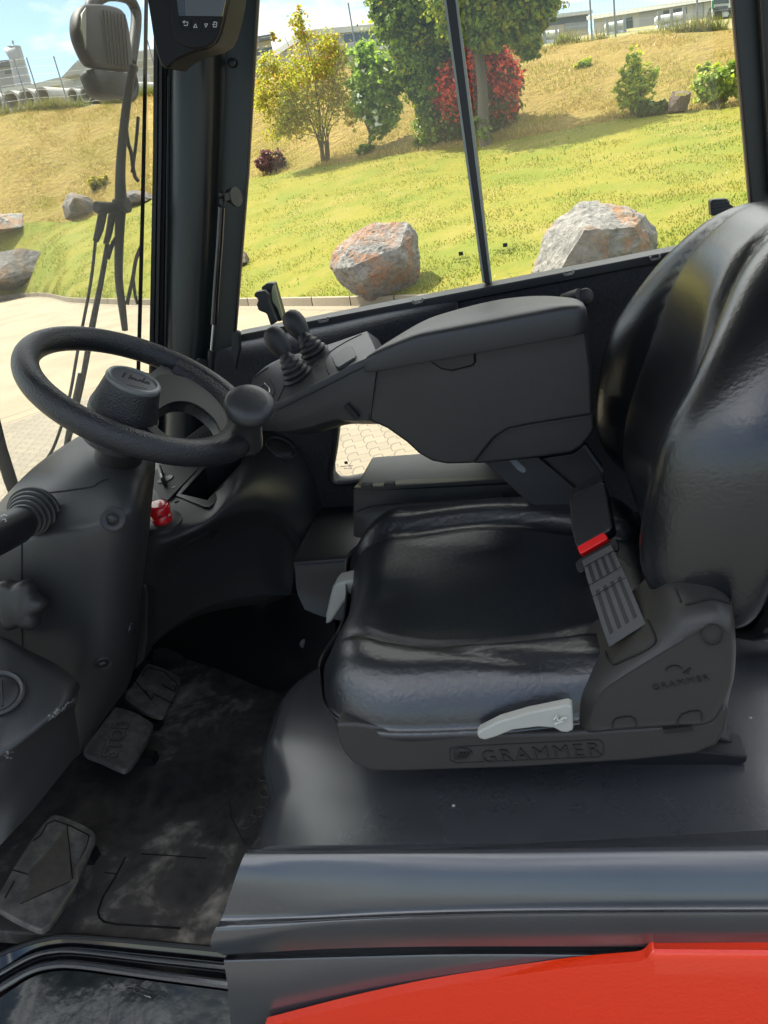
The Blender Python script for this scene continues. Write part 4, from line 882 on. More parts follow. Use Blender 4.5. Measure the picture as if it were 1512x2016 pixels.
def stamp(x, y, s, yy, parent):
    p = np.array(aY(x, y, yy)); m = MB(); xd, zd = np.array([1., 0, 0]), np.array([0, 0, 1.])
    def sq(u, v, w, h): m.box((p[0]+(u-w/2)*s, p[1]-.0004, p[2]+(v-h/2)*s), (p[0]+(u+w/2)*s, p[1], p[2]+(v+h/2)*s))
    sq(0, 1.2, 2.4, 2.0); m.build('glass_stamp', M['stampm'], parent, smooth=0)
    text('stamp_lettering', 'Pietta Glass', s*1.9, p+np.array([0, -.0006, -1.2*s]), xd, zd, M['stampm'], parent, .0002)
    text('stamp_lettering', 'Warning', s*1.6, p+np.array([.4*s, -.0006, -3.0*s]), xd, zd, M['stampm'], parent, .0002)
stamp(682, 914, .0030, YW+.018, wall)
# felt door pad bulge below the sill
rows = [[(425, 690, 1.43), (440, 680, 1.43), (520, 662, 1.43), (640, 640, 1.43), (760, 614, 1.43), (900, 588, 1.44)],
        [(422, 705, 1.40), (438, 692, 1.385), (520, 678, 1.375), (640, 655, 1.375), (760, 630, 1.385), (900, 600, 1.42)],
        [(422, 740, 1.39), (438, 735, 1.36), (520, 720, 1.35), (640, 700, 1.35), (760, 675, 1.37), (900, 640, 1.41)],
        [(424, 800, 1.40), (442, 800, 1.37), (520, 800, 1.36), (640, 780, 1.36), (760, 760, 1.38), (900, 720, 1.41)],
        [(430, 860, 1.43), (450, 860, 1.43), (520, 850, 1.43), (640, 830, 1.43), (760, 800, 1.43), (900, 780, 1.44)]]
patch('felt_pad', rows, (0, .03, 0), M['felt'], wall, 5)
# sill rail with clips
sill2 = fill2('window_sill_rail', [[W(455, 662, 1.425), W(839, 588, 1.425), W(1208, 517, 1.425), W(1600, 440, 1.425), W(1600, 462, 1.425), W(1208, 536, 1.425), W(839, 608, 1.425), W(455, 684, 1.425)]], (0, .06, 0), M['black'], FL, bev=.003)
cl = MB()
for x, y in [(637, 626), (823, 589), (1120, 533), (1290, 503)]:
    a = (x-10, y+2); b_ = (x-8, y+8); c_ = (x+8, y+5); d_ = (x+9, y-3); P = [aY(*q, 1.422) for q in (a, b_, c_, d_)]
    for p, q in zip(P, P[1:]): cl.bar(p, q, .0022, .004)
cl.build('sill_clip', M['steel'], sill2)
# side window: two sliding panes, meeting rail, edge seals
YG = 1.462
win = fill2('side_window', [[W(450, 690, YG), W(520, -260, YG), W(885-40, -260, YG), W(960, 575, YG)]], (0, .004, 0), M['glass'], FL); tag(win, 'clear sliding side window')
fill2('rear_window_pane', [[W(960, 575, YG+.02), W(845, -260, YG+.02), W(1440, -260, YG+.02), W(1510, 480, YG+.02)]], (0, .004, 0), M['glass'], win)
fill2('meeting_rail', [[W(843, -260, YG-.006), W(861, -260, YG-.006), W(898, 0, YG-.006), W(938, 300, YG-.006), W(966, 556, YG-.006), W(953, 558, YG-.006), W(917, 300, YG-.006), W(877, 0, YG-.006)]], (0, .03, 0), M['black'], win, bev=.001)
ed = MB(); ed.bar(W(899, 0, YG-.008), W(967, 556, YG-.008), .0012, .004); ed.bar(W(861, -260, YG-.008), W(899, 0, YG-.008), .0012, .004); ed.bar(W(876, 0, YG-.008), W(952, 556, YG-.008), .0010, .004)
ed.build('rail_edge', mat('pale_glass_edge', (.3, .32, .28), .4), win)
stamp(908, 504, .0034, YG-.002, win); stamp(995, 487, .0034, YG+.018, win)
# front right pillar
pil = fill2('front_pillar', [[W(x, y, 1.395) for x, y in [(306, -260), (305, 0), (302, 300), (295, 690), (284, 1000), (420, 1000), (440, 760), (462, 655), (487, 340), (507, 0), (520, -260)]]], (0, .014, 0), M['pillar'], FL, bev=.003); tag(pil, 'dark green black front pillar with a rounded inner column')
rr = []
for y, xl, xr in [(-260, 338, 448), (0, 336, 446), (200, 334, 444), (400, 331, 436), (600, 328, 425), (760, 324, 415), (1000, 318, 400)]:
    prof = []
    for u, dep in [(0, 0), (.03, .022), (.10, .036), (.22, .043), (.40, .046), (.58, .045), (.70, .040), (.80, .028), (.88, .012), (.95, .003), (1, 0)]:
        prof.append(W(xl+(xr-xl)*u, y, 1.396-dep))
    rr.append(prof+[W(xr, y, 1.41), W(xl, y, 1.41)])
MB().rings(rr).build('pillar_column', M['pillar'], pil, smooth=60)
sg = MB()
for (xa, xb, yy, dep) in [(301, 309, 1.385, .03), (312, 318, 1.38, .03), (320, 326, 1.39, .03)]:
    sg.rings([[W(xa+(dx_), y, yy), W(xb+dx_, y, yy), W(xb+dx_, y, yy+dep), W(xa+dx_, y, yy+dep)] for y, dx_ in [(-260, 3), (0, 2), (300, 0), (680, -7), (1000, -12)]])
sg.build('windscreen_seal', M['rubber'], pil)
fill2('window_edge_strip', [[W(x, y, 1.40) for x, y in [(520, -260), (507, 0), (487, 340), (462, 655), (465, 655), (490, 340), (510, 0), (523, -260)]]], (0, .004, 0), M['edge'], pil)
MB().bar(W(331, 150, 1.385), W(324, 760, 1.385), .0012, .0012).build('pillar_glint_edge', M['dsteel'], pil)
MB().lathe([(.0075, 0), (.0075, .003), (.005, .005), (0, .0055)], W(457, 124, 1.393), (.1, -1, 0), 20).build('pillar_plug', M['black'], pil)
# gas strut
YSs = 1.335
gst = MB().tube([W(438, 392, YSs), W(438, 402, YSs)], .0048, 12).build('gas_strut', M['black'], FL)
MB().tube([W(436, 408, YSs), W(432, 480, YSs), W(426, 560, YSs), W(421, 638, YSs)], .0062, 18).build('strut_cylinder', M['gloss'], gst, smooth=60)
MB().tube([W(421, 636, YSs), W(416, 692, YSs)], .0030, 12).build('strut_rod', M['steel'], gst, smooth=60)
MB().tube([W(416, 690, YSs), W(413, 735, YSs)], .0062, 14).build('strut_socket', M['rubber'], gst, smooth=60)
MB().lathe([(.0, -.0065), (.004, -.005), (.0063, 0), (.004, .005), (0, .0065)], W(438, 383, YSs), (1, 0, 0), 18).build('ball_joint', M['black'], gst, smooth=80)
MB().tube([W(438, 383, YSs), W(456, 386, YSs)], .003, 10).lathe([(.0115, 0), (.0115, .010)], W(450, 387, YSs), (1, -.3, 0), 6).lathe([(.016, 0), (.016, .004)], W(462, 388, YSs+.005), (1, -.3, 0), 24).build('strut_mount', M['black'], gst)
nb_ = MB().lathe([(.011, 0), (.011, .012)], W(392, 716, 1.33), (.8, -.6, 0), 6).tube([W(392, 716, 1.34), W(415, 735, 1.335)], .006, 10).lathe([(.012, 0), (.013, .016)], W(398, 738, 1.34), (.3, -1, .2), 18); nb_.build('lower_mount', M['black'], gst)
hb = MB().tube([W(430, 742, 1.36), W(432, 775, 1.36)], .004, 8).tube([W(425, 750, 1.35), W(440, 768, 1.35)], .003, 8); hb.build('hinge_pin', M['steel'], gst)
# display on the pillar
YD = 1.16
hz = [(284, -260), (289, 0), (296, 43), (301, 77), (311, 115), (318, 131), (329, 136), (338, 126), (352, 115), (380, 104), (410, 96), (427, 84), (436, 66), (444, 34), (451, 0), (480, -260)]
dsp = prism('display_unit', hz, YD, 1.225, M['disp'], FL, .012, 0, 4); tag(dsp, 'black cab display with four key symbols on the front pillar')
bz = [(322, -260), (333, 0), (336, 40), (341, 68), (350, 84), (364, 93), (385, 96), (406, 93), (420, 84), (430, 66), (438, 34), (446, 0), (470, -260)]
bz_ = prism('display_bezel', bz, YD-.006, YD+.01, M['disp'], dsp, .003, 0)
prism('display_screen', [(345, -200), (348, 0), (352, 31), (437, 32), (444, 0), (462, -200)], YD-.0075, YD-.004, M['screen'], dsp, 0, 0)
prism('screen_side_band', [(345, -200), (348, 0), (352, 30.5), (364, 31), (363, 0), (362, -200)], YD-.0080, YD-.007, M['gloss'], dsp, 0, 0)
kl = MB(); pl(kl, [(351, 34), (355, 50), (362, 59), (380, 65), (400, 66), (418, 64), (428, 55), (434, 36)], YD-.0066, .0008, .0008); pl(kl, [(351, 34), (434, 37)], YD-.0066, .0008, .0008)
for a, b_ in [((377, 36), (374, 60)), ((398, 37), (394, 62)), ((418, 37), (414, 60))]: pl(kl, [a, b_], YD-.0066, .0008, .0008)
kl.build('key_outline', M['deep'], dsp)
ki = MB(); Yk = YD-.0070
pl(ki, [(361, 43), (370, 43.5), (369, 50), (362, 50)], Yk, .0009, .0006); pl(ki, [(360, 43), (364, 41)], Yk, .0009, .0006); pl(ki, [(360, 43), (363, 46)], Yk, .0009, .0006)
pl(ki, [(385, 47), (381, 54), (388, 54)], Yk, .0008, .0006, True); pl(ki, [(403, 47), (409, 47), (405, 54)], Yk, .0008, .0006, True)
pl(ki, [(421, 46), (421, 43), (427, 44), (426, 53), (420, 53), (420, 50)], Yk, .0009, .0006); pl(ki, [(418, 48), (424, 48)], Yk, .0009, .0006)
ki.build('key_symbol', M['icon'], dsp)
# rear pillar
rpil = fill2('rear_pillar', [[W(x, y, 1.40) for x, y in [(1420, -260), (1443, 0), (1478, 400), (1490, 520), (1640, 520), (1640, -260)]]], (0, .015, 0), M['pillar'], FL, bev=.004); tag(rpil, 'dark rear pillar at the right edge')
fill2('window_edge_strip', [[W(x, y, 1.402) for x, y in [(1417, -260), (1440, 0), (1475, 400), (1479, 400), (1444, 0), (1421, -260)]]], (0, .01, 0), M['edge'], rpil)
fill2('pillar_inner_trim', [[W(x, y, 1.37) for x, y in [(1480, -260), (1497, 0), (1520, 390), (1640, 390), (1640, -260)]]], (0, .03, 0), M['black'], rpil, bev=.006)
# latches, pull knob, small lever
def latch(px, yy, name, flip=1):
    o = fill2(name, [[W(x, y, yy) for x, y in px]], (0, .022, 0), M['black'], win, bev=.003); return o
lt = latch([(513, 566), (524, 558), (538, 557), (556, 620), (555, 632), (546, 634), (530, 600)], 1.405, 'window_latch')
fill2('latch_plate', [[W(x, y, 1.404) for x, y in [(537, 562), (541, 561), (558, 626), (555, 632), (546, 606), (532, 588)]]], (0, .003, 0), mat('latch_plate', (.35, .34, .2), .35), lt)
fill2('latch_grip', [[W(x, y, 1.385) for x, y in [(498, 583), (502, 575), (520, 572), (528, 578), (530, 596), (545, 634), (532, 642), (524, 618), (508, 612), (504, 600), (508, 590)]]], (0, .025, 0), M['black'], lt, bev=.004)
lt2 = latch([(1398, 398), (1402, 393), (1432, 391), (1438, 402), (1470, 425), (1400, 425)], 1.39, 'window_latch')
lv_ = MB()
for k in range(3): lv_.bar(W(1403, 402+k*6, 1.388), W(1436, 397+k*6, 1.388), .002, .002)
lv_.build('latch_rib', M['dsteel'], lt2)
MB().tube([W(1110, 590, 1.40), W(1142, 580, 1.375)], .011, 16).lathe([(.012, 0), (.0145, .003), (.0145, .012), (.012, .015), (0, .0155)], W(1148, 586, 1.39), (.4, -1, .3), 24).build('pull_knob', M['rubber'], FL, smooth=60)
sl3 = fill2('tilt_lever', [[W(x, y, 1.33) for x, y in [(455, 668), (459, 654), (466, 651), (471, 656), (472, 690), (468, 704), (463, 730), (459, 706), (454, 700)]]], (0, .012, 0), M['rubber'], FL, bev=.003)
# ================================================================== WINDSCREEN, wipers, mirror
ys = np.linspace(.30, 1.40, 12); zs = np.linspace(1.36, 2.45, 12)
G = np.array([[(ws(y, z), y, z) for y in ys] for z in zs])
wsr = patch3('windscreen', G, (-.005, 0, 0), M['wglass'], FL, 1); tag(wsr, 'slightly dusty windscreen')
def V2(x, y, off=0): # on the windscreen sheet, off metres outside
    d = ray(x, y); t0 = .3
    for _ in range(40):
        p = CAM+d*t0; t0 = t0*( (ws(p[1], p[2])-off)/p[0] if abs(p[0]) > 1e-6 else 1)
    return Vector(CAM+d*t0)
wp = MB()
wip = MB()
def wtube(m, pts, r, off): 
    P = [V2(x, y, off) for x, y in catmull(pts, 4)]
    n_ = len(P); rr_ = [r]*n_ if not hasattr(r, '__len__') else list(np.interp(np.linspace(0, 1, n_), np.linspace(0, 1, len(r)), r)); m.tube(P, rr_, 8)
wtube(wip, [(262, 130), (250, 200), (240, 290), (237, 350), (238, 395)], [.007, .0075, .008, .009, .011], .05)
wtube(wip, [(238, 395), (236, 440), (234, 500), (234, 550), (240, 600), (246, 650)], [.011, .009, .008, .0075, .0075, .006], .05)
wiper = wip.build('windscreen_wiper', M['wip'], wsr, smooth=60); tag(wiper, 'black windscreen wiper linkage outside the glass')
w2 = MB(); w2.tube([V2(x, y, .055) for x, y in [(190, 408), (240, 410)]], .010, 10); w2.lathe([(.014, -.012), (.014, .012)], V2(240, 405, .05), (1, 0, 0), 14)
wtube(w2, [(203, 415), (196, 450), (188, 475)], [.008, .0075, .005], .055); wtube(w2, [(188, 475), (178, 560), (155, 680), (135, 790), (110, 870), (92, 905)], .0028, .055)
wtube(w2, [(222, 415), (214, 460), (208, 480)], [.007, .006, .005], .06); wtube(w2, [(212, 480), (198, 560), (182, 640), (160, 760), (132, 880), (120, 905)], [.0045, .005, .006, .005, .004, .004], .06)
wtube(w2, [(240, 450), (222, 480), (212, 510)], .004, .055); wtube(w2, [(160, 735), (140, 830), (128, 900)], .006, .058)
w2.build('wiper_arm', M['wip'], wiper, smooth=60)
w3 = MB(); wtube(w3, [(246, 235), (252, 280), (258, 300), (262, 330), (266, 348), (272, 356)], .0035, .045); wtube(w3, [(272, 230), (268, 280), (260, 340)], .003, .045)
wtube(w3, [(280, 480), (268, 510), (262, 545), (254, 580), (250, 600)], .0038, .045); wtube(w3, [(262, 545), (266, 580), (271, 598)], .003, .045)
w3.build('wiper_blade', M['wip'], wiper, smooth=60)
vb = MB(); vb.rings([[V2(x-4, y, .0), V2(x+4, y, .0), V2(x+4, y, .02), V2(x-4, y, .02)] for x, y in [(293, -260), (288, 0), (285, 200), (281, 400), (276, 600), (272, 740)]]); vb.build('windscreen_bar', M['black'], wsr)
vb = MB(); vb.rings([[V2(x-14, y, .02), V2(x+14, y, .02), V2(x+14, y, .05), V2(x-14, y, .05)] for x, y in [(-25, 780), (0, 880), (22, 950), (45, 1010)]]); vb.build('front_guard_post', M['black'], wsr)
# outside mirror
mir_c = V2(200, 90, .42); MY = mir_c.y
def Mi(x, y, dy=0): 
    d = ray(x, y); t0 = (mir_c.x-CAM[0]-dy)/d[0]; return Vector(CAM+d*t0)
mo = [(160, 12), (172, 9), (200, 10), (226, 16), (240, 28), (248, 55), (254, 100), (256, 135), (250, 140), (215, 137), (185, 132), (172, 122), (155, 85), (148, 55), (150, 28)]
P = [Mi(x, y) for x, y in catmull(mo, 4, True)]; c0 = sum(P, Vector())/len(P); bkv = Vector((-1, .15, 0)).normalized()
rr = [[c0+(p-c0)*k+bkv*h for p in P] for k, h in [(.9, -.012), (.97, -.010), (1, -.004), (1, .008), (.96, .020), (.85, .030), (.6, .036), (.2, .038)]]
mirror = MB().rings(rr).build('outside_mirror', M['disp'], FL, smooth=60); tag(mirror, 'black outside mirror housing seen through the windscreen')
gr_ = MB()
for k in range(7): gr_.bar(Mi(196+k*7, 22+k*1.5, -.004)+bkv*-.012, Mi(206+k*6.5, 128+k, -.004)+bkv*-.012, .003, .003)
gr_.build('mirror_rib', M['deep'], mirror)
MB().rings([[Mi(x, y)+bkv*-.0145 for x, y in [(152, 30), (160, 18), (160, 100), (150, 60)]], [Mi(x, y)+bkv*-.010 for x, y in [(152, 30), (160, 18), (160, 100), (150, 60)]]]).build('mirror_edge', mat('mirror_edge', (.12, .12, .05), .3), mirror)
mo2 = [(180, 136), (215, 141), (246, 143), (256, 160), (258, 185), (246, 193), (215, 192), (196, 182), (186, 162)]
P = [Mi(x, y) for x, y in catmull(mo2, 4, True)]; c0 = sum(P, Vector())/len(P)
MB().rings([[c0+(p-c0)*k+bkv*h for p in P] for k, h in [(.9, -.008), (1, -.002), (1, .02), (.9, .04), (.5, .05)]]).build('wide_angle_mirror', M['disp'], mirror, smooth=60)
ab = MB(); ab.tube([Mi(x, y)+bkv*.02 for x, y in catmull([(190, 20), (195, 2), (225, -14), (262, -8), (278, 14), (280, 40), (276, 80), (270, 120)], 5)], .014, 10); ab.tube([Mi(x, y)+bkv*.02 for x, y in catmull([(248, 150), (262, 150), (274, 130)], 4)], .014, 10)
ab.tube([Mi(x, y)+bkv*.02 for x, y in catmull([(250, 185), (270, 190), (278, 170), (272, 140), (262, 150), (262, 170)], 4)], .010, 10)
ab.build('mirror_bracket', M['disp'], mirror, smooth=60)
# ================================================================== OUTSIDE
def hz_y(x): return 361-.194*(x-652)+4
CX_ = [-900, -450, 0, 150, 300, 500, 750, 1000, 1250, 1500, 1900, 2500]
K_off = [62, 76, 98, 134, 168, 208, 256, 300, 345, 385, 440, 500]
LE_off = [-25, -35, -45, -28, -46, -45, -37, -22, -20, 4, 10, 20]
BT_off = [-225, -250, -265, -250, -244, -238, -222, -196, -177, -150, -130, -110]
LEd_ = [48, 42, 36, 34, 32, 29, 26, 24, 23, 22, 21, 20]; BTd_ = [60, 53, 46, 44, 42, 39, 35.5, 33, 32, 31, 30, 29]
LEd = lambda x: float(np.interp(x, CX_, LEd_)); BTd = lambda x: float(np.interp(x, CX_, BTd_))
Kp, LEp, BTp = [], [], []
for x, k, l, b_, dl, db in zip(CX_, K_off, LE_off, BT_off, LEd_, BTd_):
    Kp.append(aZ(x, hz_y(x)+k, GZ)); LEp.append(aD(x, hz_y(x)+l, dl)); BTp.append(aD(x, hz_y(x)+b_, db))
Kp, LEp, BTp = map(np.array, (Kp, LEp, BTp))
dirs = BTp-CAM; dirs[:, 2] = 0; dirs /= np.linalg.norm(dirs, axis=1)[:, None]
kb_ = Kp+dirs*.16+np.array([0, 0, .13])
def bl(a, b_, t_, dz=0): return a*(1-t_)+b_*t_+np.array([0, 0, dz])
def sheet(name, rows, m, n, jit=0, js=1.0):
    G = np.array([catmull(r, n) for r in np.array(rows)]); G = np.array([catmull(G[:, j], n) for j in range(G.shape[1])]).transpose(1, 0, 2)
    a, b_ = G.shape[:2]
    if jit:
        for i in range(1, a-1):
            for j in range(b_): p = G[i, j]; G[i, j, 2] += jit*(noise.noise(Vector(p)*js)+.5*noise.noise(Vector(p)*js*2.7))
    return mesh(name, [p for r in G for p in r], [(i*b_+j, i*b_+j+1, (i+1)*b_+j+1, (i+1)*b_+j) for i in range(a-1) for j in range(b_-1)], m, None, (0, 0, 0), 180), G
def ground_mat(name, cols, scales, bumpd, rough=.9):
    m = bpy.data.materials.new(name); m.use_nodes = True; nt = m.node_tree; b = nt.nodes['Principled BSDF']; b.inputs['Roughness'].default_value = rough; b.inputs['Specular IOR Level'].default_value = .15
    t = N(nt, 'ShaderNodeTexCoord'); prev = None
    for i, (c, s) in enumerate(zip(cols[1:], scales)):
        q = N(nt, 'ShaderNodeTexNoise'); q.inputs['Scale'].default_value = s[0]; q.inputs['Detail'].default_value = 8; q.inputs['Roughness'].default_value = .65; L(nt, t.outputs['Object'], q.inputs['Vector'])
        r = N(nt, 'ShaderNodeValToRGB'); r.color_ramp.elements[0].position = s[1]; r.color_ramp.elements[1].position = s[2]; L(nt, q.outputs[0], r.inputs[0])
        k = N(nt, 'ShaderNodeMix', data_type='RGBA'); k.inputs['B'].default_value = (*c, 1); L(nt, r.outputs[0], k.inputs['Factor'])
        if prev: L(nt, prev.outputs['Result'], k.inputs['A'])
        else: k.inputs['A'].default_value = (*cols[0], 1)
        prev = k
    L(nt, prev.outputs['Result'], b.inputs['Base Color'])
    q = N(nt, 'ShaderNodeTexNoise'); q.inputs['Scale'].default_value = bumpd[0]; q.inputs['Detail'].default_value = 8; q.inputs['Roughness'].default_value = .7; L(nt, t.outputs['Object'], q.inputs['Vector'])
    bp = N(nt, 'ShaderNodeBump'); bp.inputs['Strength'].default_value = bumpd[1]; bp.inputs['Distance'].default_value = bumpd[2]; L(nt, q.outputs[0], bp.inputs['Height']); L(nt, bp.outputs[0], b.inputs['Normal'])
    return m
GM = ground_mat('lawn', [(.165, .150, .017), (.115, .135, .012), (.20, .165, .036), (.105, .115, .011)], [(.55, .42, .62), (.9, .52, .72), (7, .52, .8)], (14, .5, .06))
BM = ground_mat('dry_bank', [(.33, .235, .060), (.235, .205, .030), (.25, .168, .055), (.40, .30, .10)], [(.35, .47, .68), (2.2, .5, .75), (6, .55, .8)], (3.2, 1.0, .45))
lawn, LG = sheet('lawn', [kb_, bl(kb_, LEp, .33, -.05), bl(kb_, LEp, .68, -.05), LEp], GM, 8, .03, .5); tag(lawn, kind='structure')
up3 = np.array([0, 0, .25])
bank, BG = sheet('hill', [LEp, bl(LEp, BTp, .2, -.10), bl(LEp, BTp, .55, .15), bl(LEp, BTp, .88, .15), BTp], BM, 8, .10, .55); tag(bank, kind='structure')
plat, PG = sheet('plateau', [BTp+dirs*k+np.array([0, 0, .11*min(k, 15)+.07*max(0, k-15)]) for k in (0, 5, 10, 15, 30, 60, 120, 240)], ground_mat('dry_plateau', [(.22, .18, .09), (.14, .16, .03)], [(.6, .45, .65)], (3, .8, .1)), 3); tag(plat, kind='structure')
# pavement: zigzag concrete pavers
pm = bpy.data.materials.new('zigzag_pavers'); pm.use_nodes = True; nt = pm.node_tree; b = nt.nodes['Principled BSDF']; b.inputs['Roughness'].default_value = .85
t = N(nt, 'ShaderNodeTexCoord'); mp = N(nt, 'ShaderNodeMapping'); mp.inputs['Rotation'].default_value = (0, 0, math.radians(24)); L(nt, t.outputs['Object'], mp.inputs[0])
sx = N(nt, 'ShaderNodeSeparateXYZ'); L(nt, mp.outputs[0], sx.inputs[0])
pp = N(nt, 'ShaderNodeMath', operation='PINGPONG'); pp.inputs[1].default_value = .055; L(nt, sx.outputs[0], pp.inputs[0])
a1_ = N(nt, 'ShaderNodeMath', operation='ADD'); L(nt, sx.outputs[1], a1_.inputs[0]); L(nt, pp.outputs[0], a1_.inputs[1])
pp2 = N(nt, 'ShaderNodeMath', operation='PINGPONG'); pp2.inputs[1].default_value = .056; L(nt, sx.outputs[1], pp2.inputs[0])
m3 = N(nt, 'ShaderNodeMath', operation='MULTIPLY_ADD'); m3.inputs[1].default_value = .5; L(nt, pp2.outputs[0], m3.inputs[0]); L(nt, sx.outputs[0], m3.inputs[2])
cb_ = N(nt, 'ShaderNodeCombineXYZ'); L(nt, m3.outputs[0], cb_.inputs[0]); L(nt, a1_.outputs[0], cb_.inputs[1])
bt = N(nt, 'ShaderNodeTexBrick'); bt.inputs['Scale'].default_value = 1; bt.inputs['Brick Width'].default_value = .22; bt.inputs['Row Height'].default_value = .112; bt.inputs['Mortar Size'].default_value = .006; bt.inputs['Mortar Smooth'].default_value = .3
bt.inputs['Color1'].default_value = (.175, .143, .098, 1); bt.inputs['Color2'].default_value = (.148, .122, .085, 1); bt.inputs['Mortar'].default_value = (.07, .06, .042, 1); L(nt, cb_.outputs[0], bt.inputs['Vector'])
q = N(nt, 'ShaderNodeTexNoise'); q.inputs['Scale'].default_value = 1.2; q.inputs['Detail'].default_value = 9; L(nt, t.outputs['Object'], q.inputs['Vector'])
r = N(nt, 'ShaderNodeValToRGB'); r.color_ramp.elements[0].position = .35; r.color_ramp.elements[1].position = .7; L(nt, q.outputs[0], r.inputs[0])
# the yard turns to brushed concrete beyond the paved strip
d_ = N(nt, 'ShaderNodeMapRange'); d_.inputs['From Min'].default_value = 16.84; d_.inputs['From Max'].default_value = 16.9
so_ = N(nt, 'ShaderNodeSeparateXYZ'); L(nt, t.outputs['Object'], so_.inputs[0]); mm = N(nt, 'ShaderNodeMath', operation='MULTIPLY_ADD'); mm.inputs[1].default_value = -1.64; L(nt, so_.outputs[0], mm.inputs[0]); L(nt, so_.outputs[1], mm.inputs[2]); L(nt, mm.outputs[0], d_.inputs[0])
cc = N(nt, 'ShaderNodeMix', data_type='RGBA'); cc.inputs['A'].default_value = (.17, .133, .080, 1); cc.inputs['B'].default_value = (.235, .185, .115, 1); L(nt, r.outputs[0], cc.inputs['Factor'])
mo_ = N(nt, 'ShaderNodeMix', data_type='RGBA'); L(nt, d_.outputs[0], mo_.inputs['Factor']); L(nt, bt.outputs[0], mo_.inputs['A']); L(nt, cc.outputs['Result'], mo_.inputs['B'])
ab_ = N(nt, 'ShaderNodeMath', operation='SUBTRACT'); ab_.inputs[1].default_value = 17.0; L(nt, mm.outputs[0], ab_.inputs[0]); ac_ = N(nt, 'ShaderNodeMath', operation='PINGPONG'); ac_.inputs[1].default_value = .30; L(nt, ab_.outputs[0], ac_.inputs[0])
ad_ = N(nt, 'ShaderNodeMath', operation='LESS_THAN'); ad_.inputs[1].default_value = .05; L(nt, ac_.outputs[0], ad_.inputs[0]); ae_ = N(nt, 'ShaderNodeMath', operation='ABSOLUTE'); L(nt, ab_.outputs[0], ae_.inputs[0]); af_ = N(nt, 'ShaderNodeMath', operation='LESS_THAN'); af_.inputs[1].default_value = .7; L(nt, ae_.outputs[0], af_.inputs[0]); ag_ = N(nt, 'ShaderNodeMath', operation='MULTIPLY'); L(nt, ad_.outputs[0], ag_.inputs[0]); L(nt, af_.outputs[0], ag_.inputs[1])
jj = N(nt, 'ShaderNodeMix', data_type='RGBA'); jj.inputs['B'].default_value = (.13, .105, .07, 1); L(nt, ag_.outputs[0], jj.inputs['Factor']); L(nt, mo_.outputs['Result'], jj.inputs['A']); L(nt, jj.outputs['Result'], b.inputs['Base Color'])
tag(mesh('pavement', [(-300, -250, GZ), (300, -250, GZ), (300, 120, GZ), (-300, 120, GZ)], [(0, 1, 2, 3)], pm, None, (0, 0, 0)), kind='structure')
tag(mesh('unseen_dark_ground', [(-300, -250, GZ+.004), (300, -250, GZ+.004), (300, .25, GZ+.004), (-300, .25, GZ+.004)], [(0, 1, 2, 3)], mat('dark_ground_asphalt', (.06, .06, .058), .85, bump=[('noise', 60, .5, .01)], var=(2, .5, (.09, .088, .082))), None, (0, 0, 0)), kind='structure')  # dark ground added out of view, dims what glossy cab parts reflect
# kerb stones
kk = catmull(Kp, 40); km = MB(); Ls = np.r_[0, np.cumsum(np.linalg.norm(np.diff(kk, axis=0), axis=1))]
kdir = catmull(dirs, 40); s0 = 0
def kat(s): return np.array([np.interp(s, Ls, kk[:, k]) for k in range(3)]), np.array([np.interp(s, Ls, kdir[:, k]) for k in range(3)])
while s0 < Ls[-1]-1:
    p, d1 = kat(s0+.01); q, d2 = kat(s0+.985); h = np.array([0, 0, .13]); 
    km.rings([[p, p+d1*.02+h, p+d1*.17+h, p+d1*.17], [q, q+d2*.02+h, q+d2*.17+h, q+d2*.17]]); s0 += 1.0
tag(km.build('kerb', mat('kerb_concrete', (.24, .195, .135), .9, bump=[('noise', 30, .4, .01)], var=(3, .6, (.22, .18, .12)))), kind='structure')
gs_ = MB(); 
gs_.rings([[p-d*.42+np.array([0, 0, .004]), p-d*.02+np.array([0, 0, .004])] for p, d in zip(kk[::4], kdir[::4])], cap=False, closed=False)
tag(gs_.build('gutter', mat('gutter_concrete', (.19, .153, .105), .9, var=(4, .7, (.17, .14, .09))), smooth=180), kind='structure')
# terrain lookup
TV, TF = [], []
for o in (lawn, bank, plat):
    b0_ = len(TV); TV += [v.co.copy() for v in o.data.vertices]; TF += [tuple(b0_+i for i in p.vertices) for p in o.data.polygons]
TB = BVHTree.FromPolygons(TV, TF)
def hit(x, y):
    h = TB.ray_cast(Vector(CAM), Vector(ray(x, y)).normalized()); return h[0]
def gz(x, y):
    h = TB.ray_cast(Vector((x, y, 200)), Vector((0, 0, -1))); return h[0].z if h[0] else GZ
def base(x, y, D=None):
    h = hit(x, y)
    if h is None: p = aD(x, y, D or 30); return Vector((p[0], p[1], gz(p[0], p[1])))
    return h
def dist(p): return math.hypot(p[0], p[1])
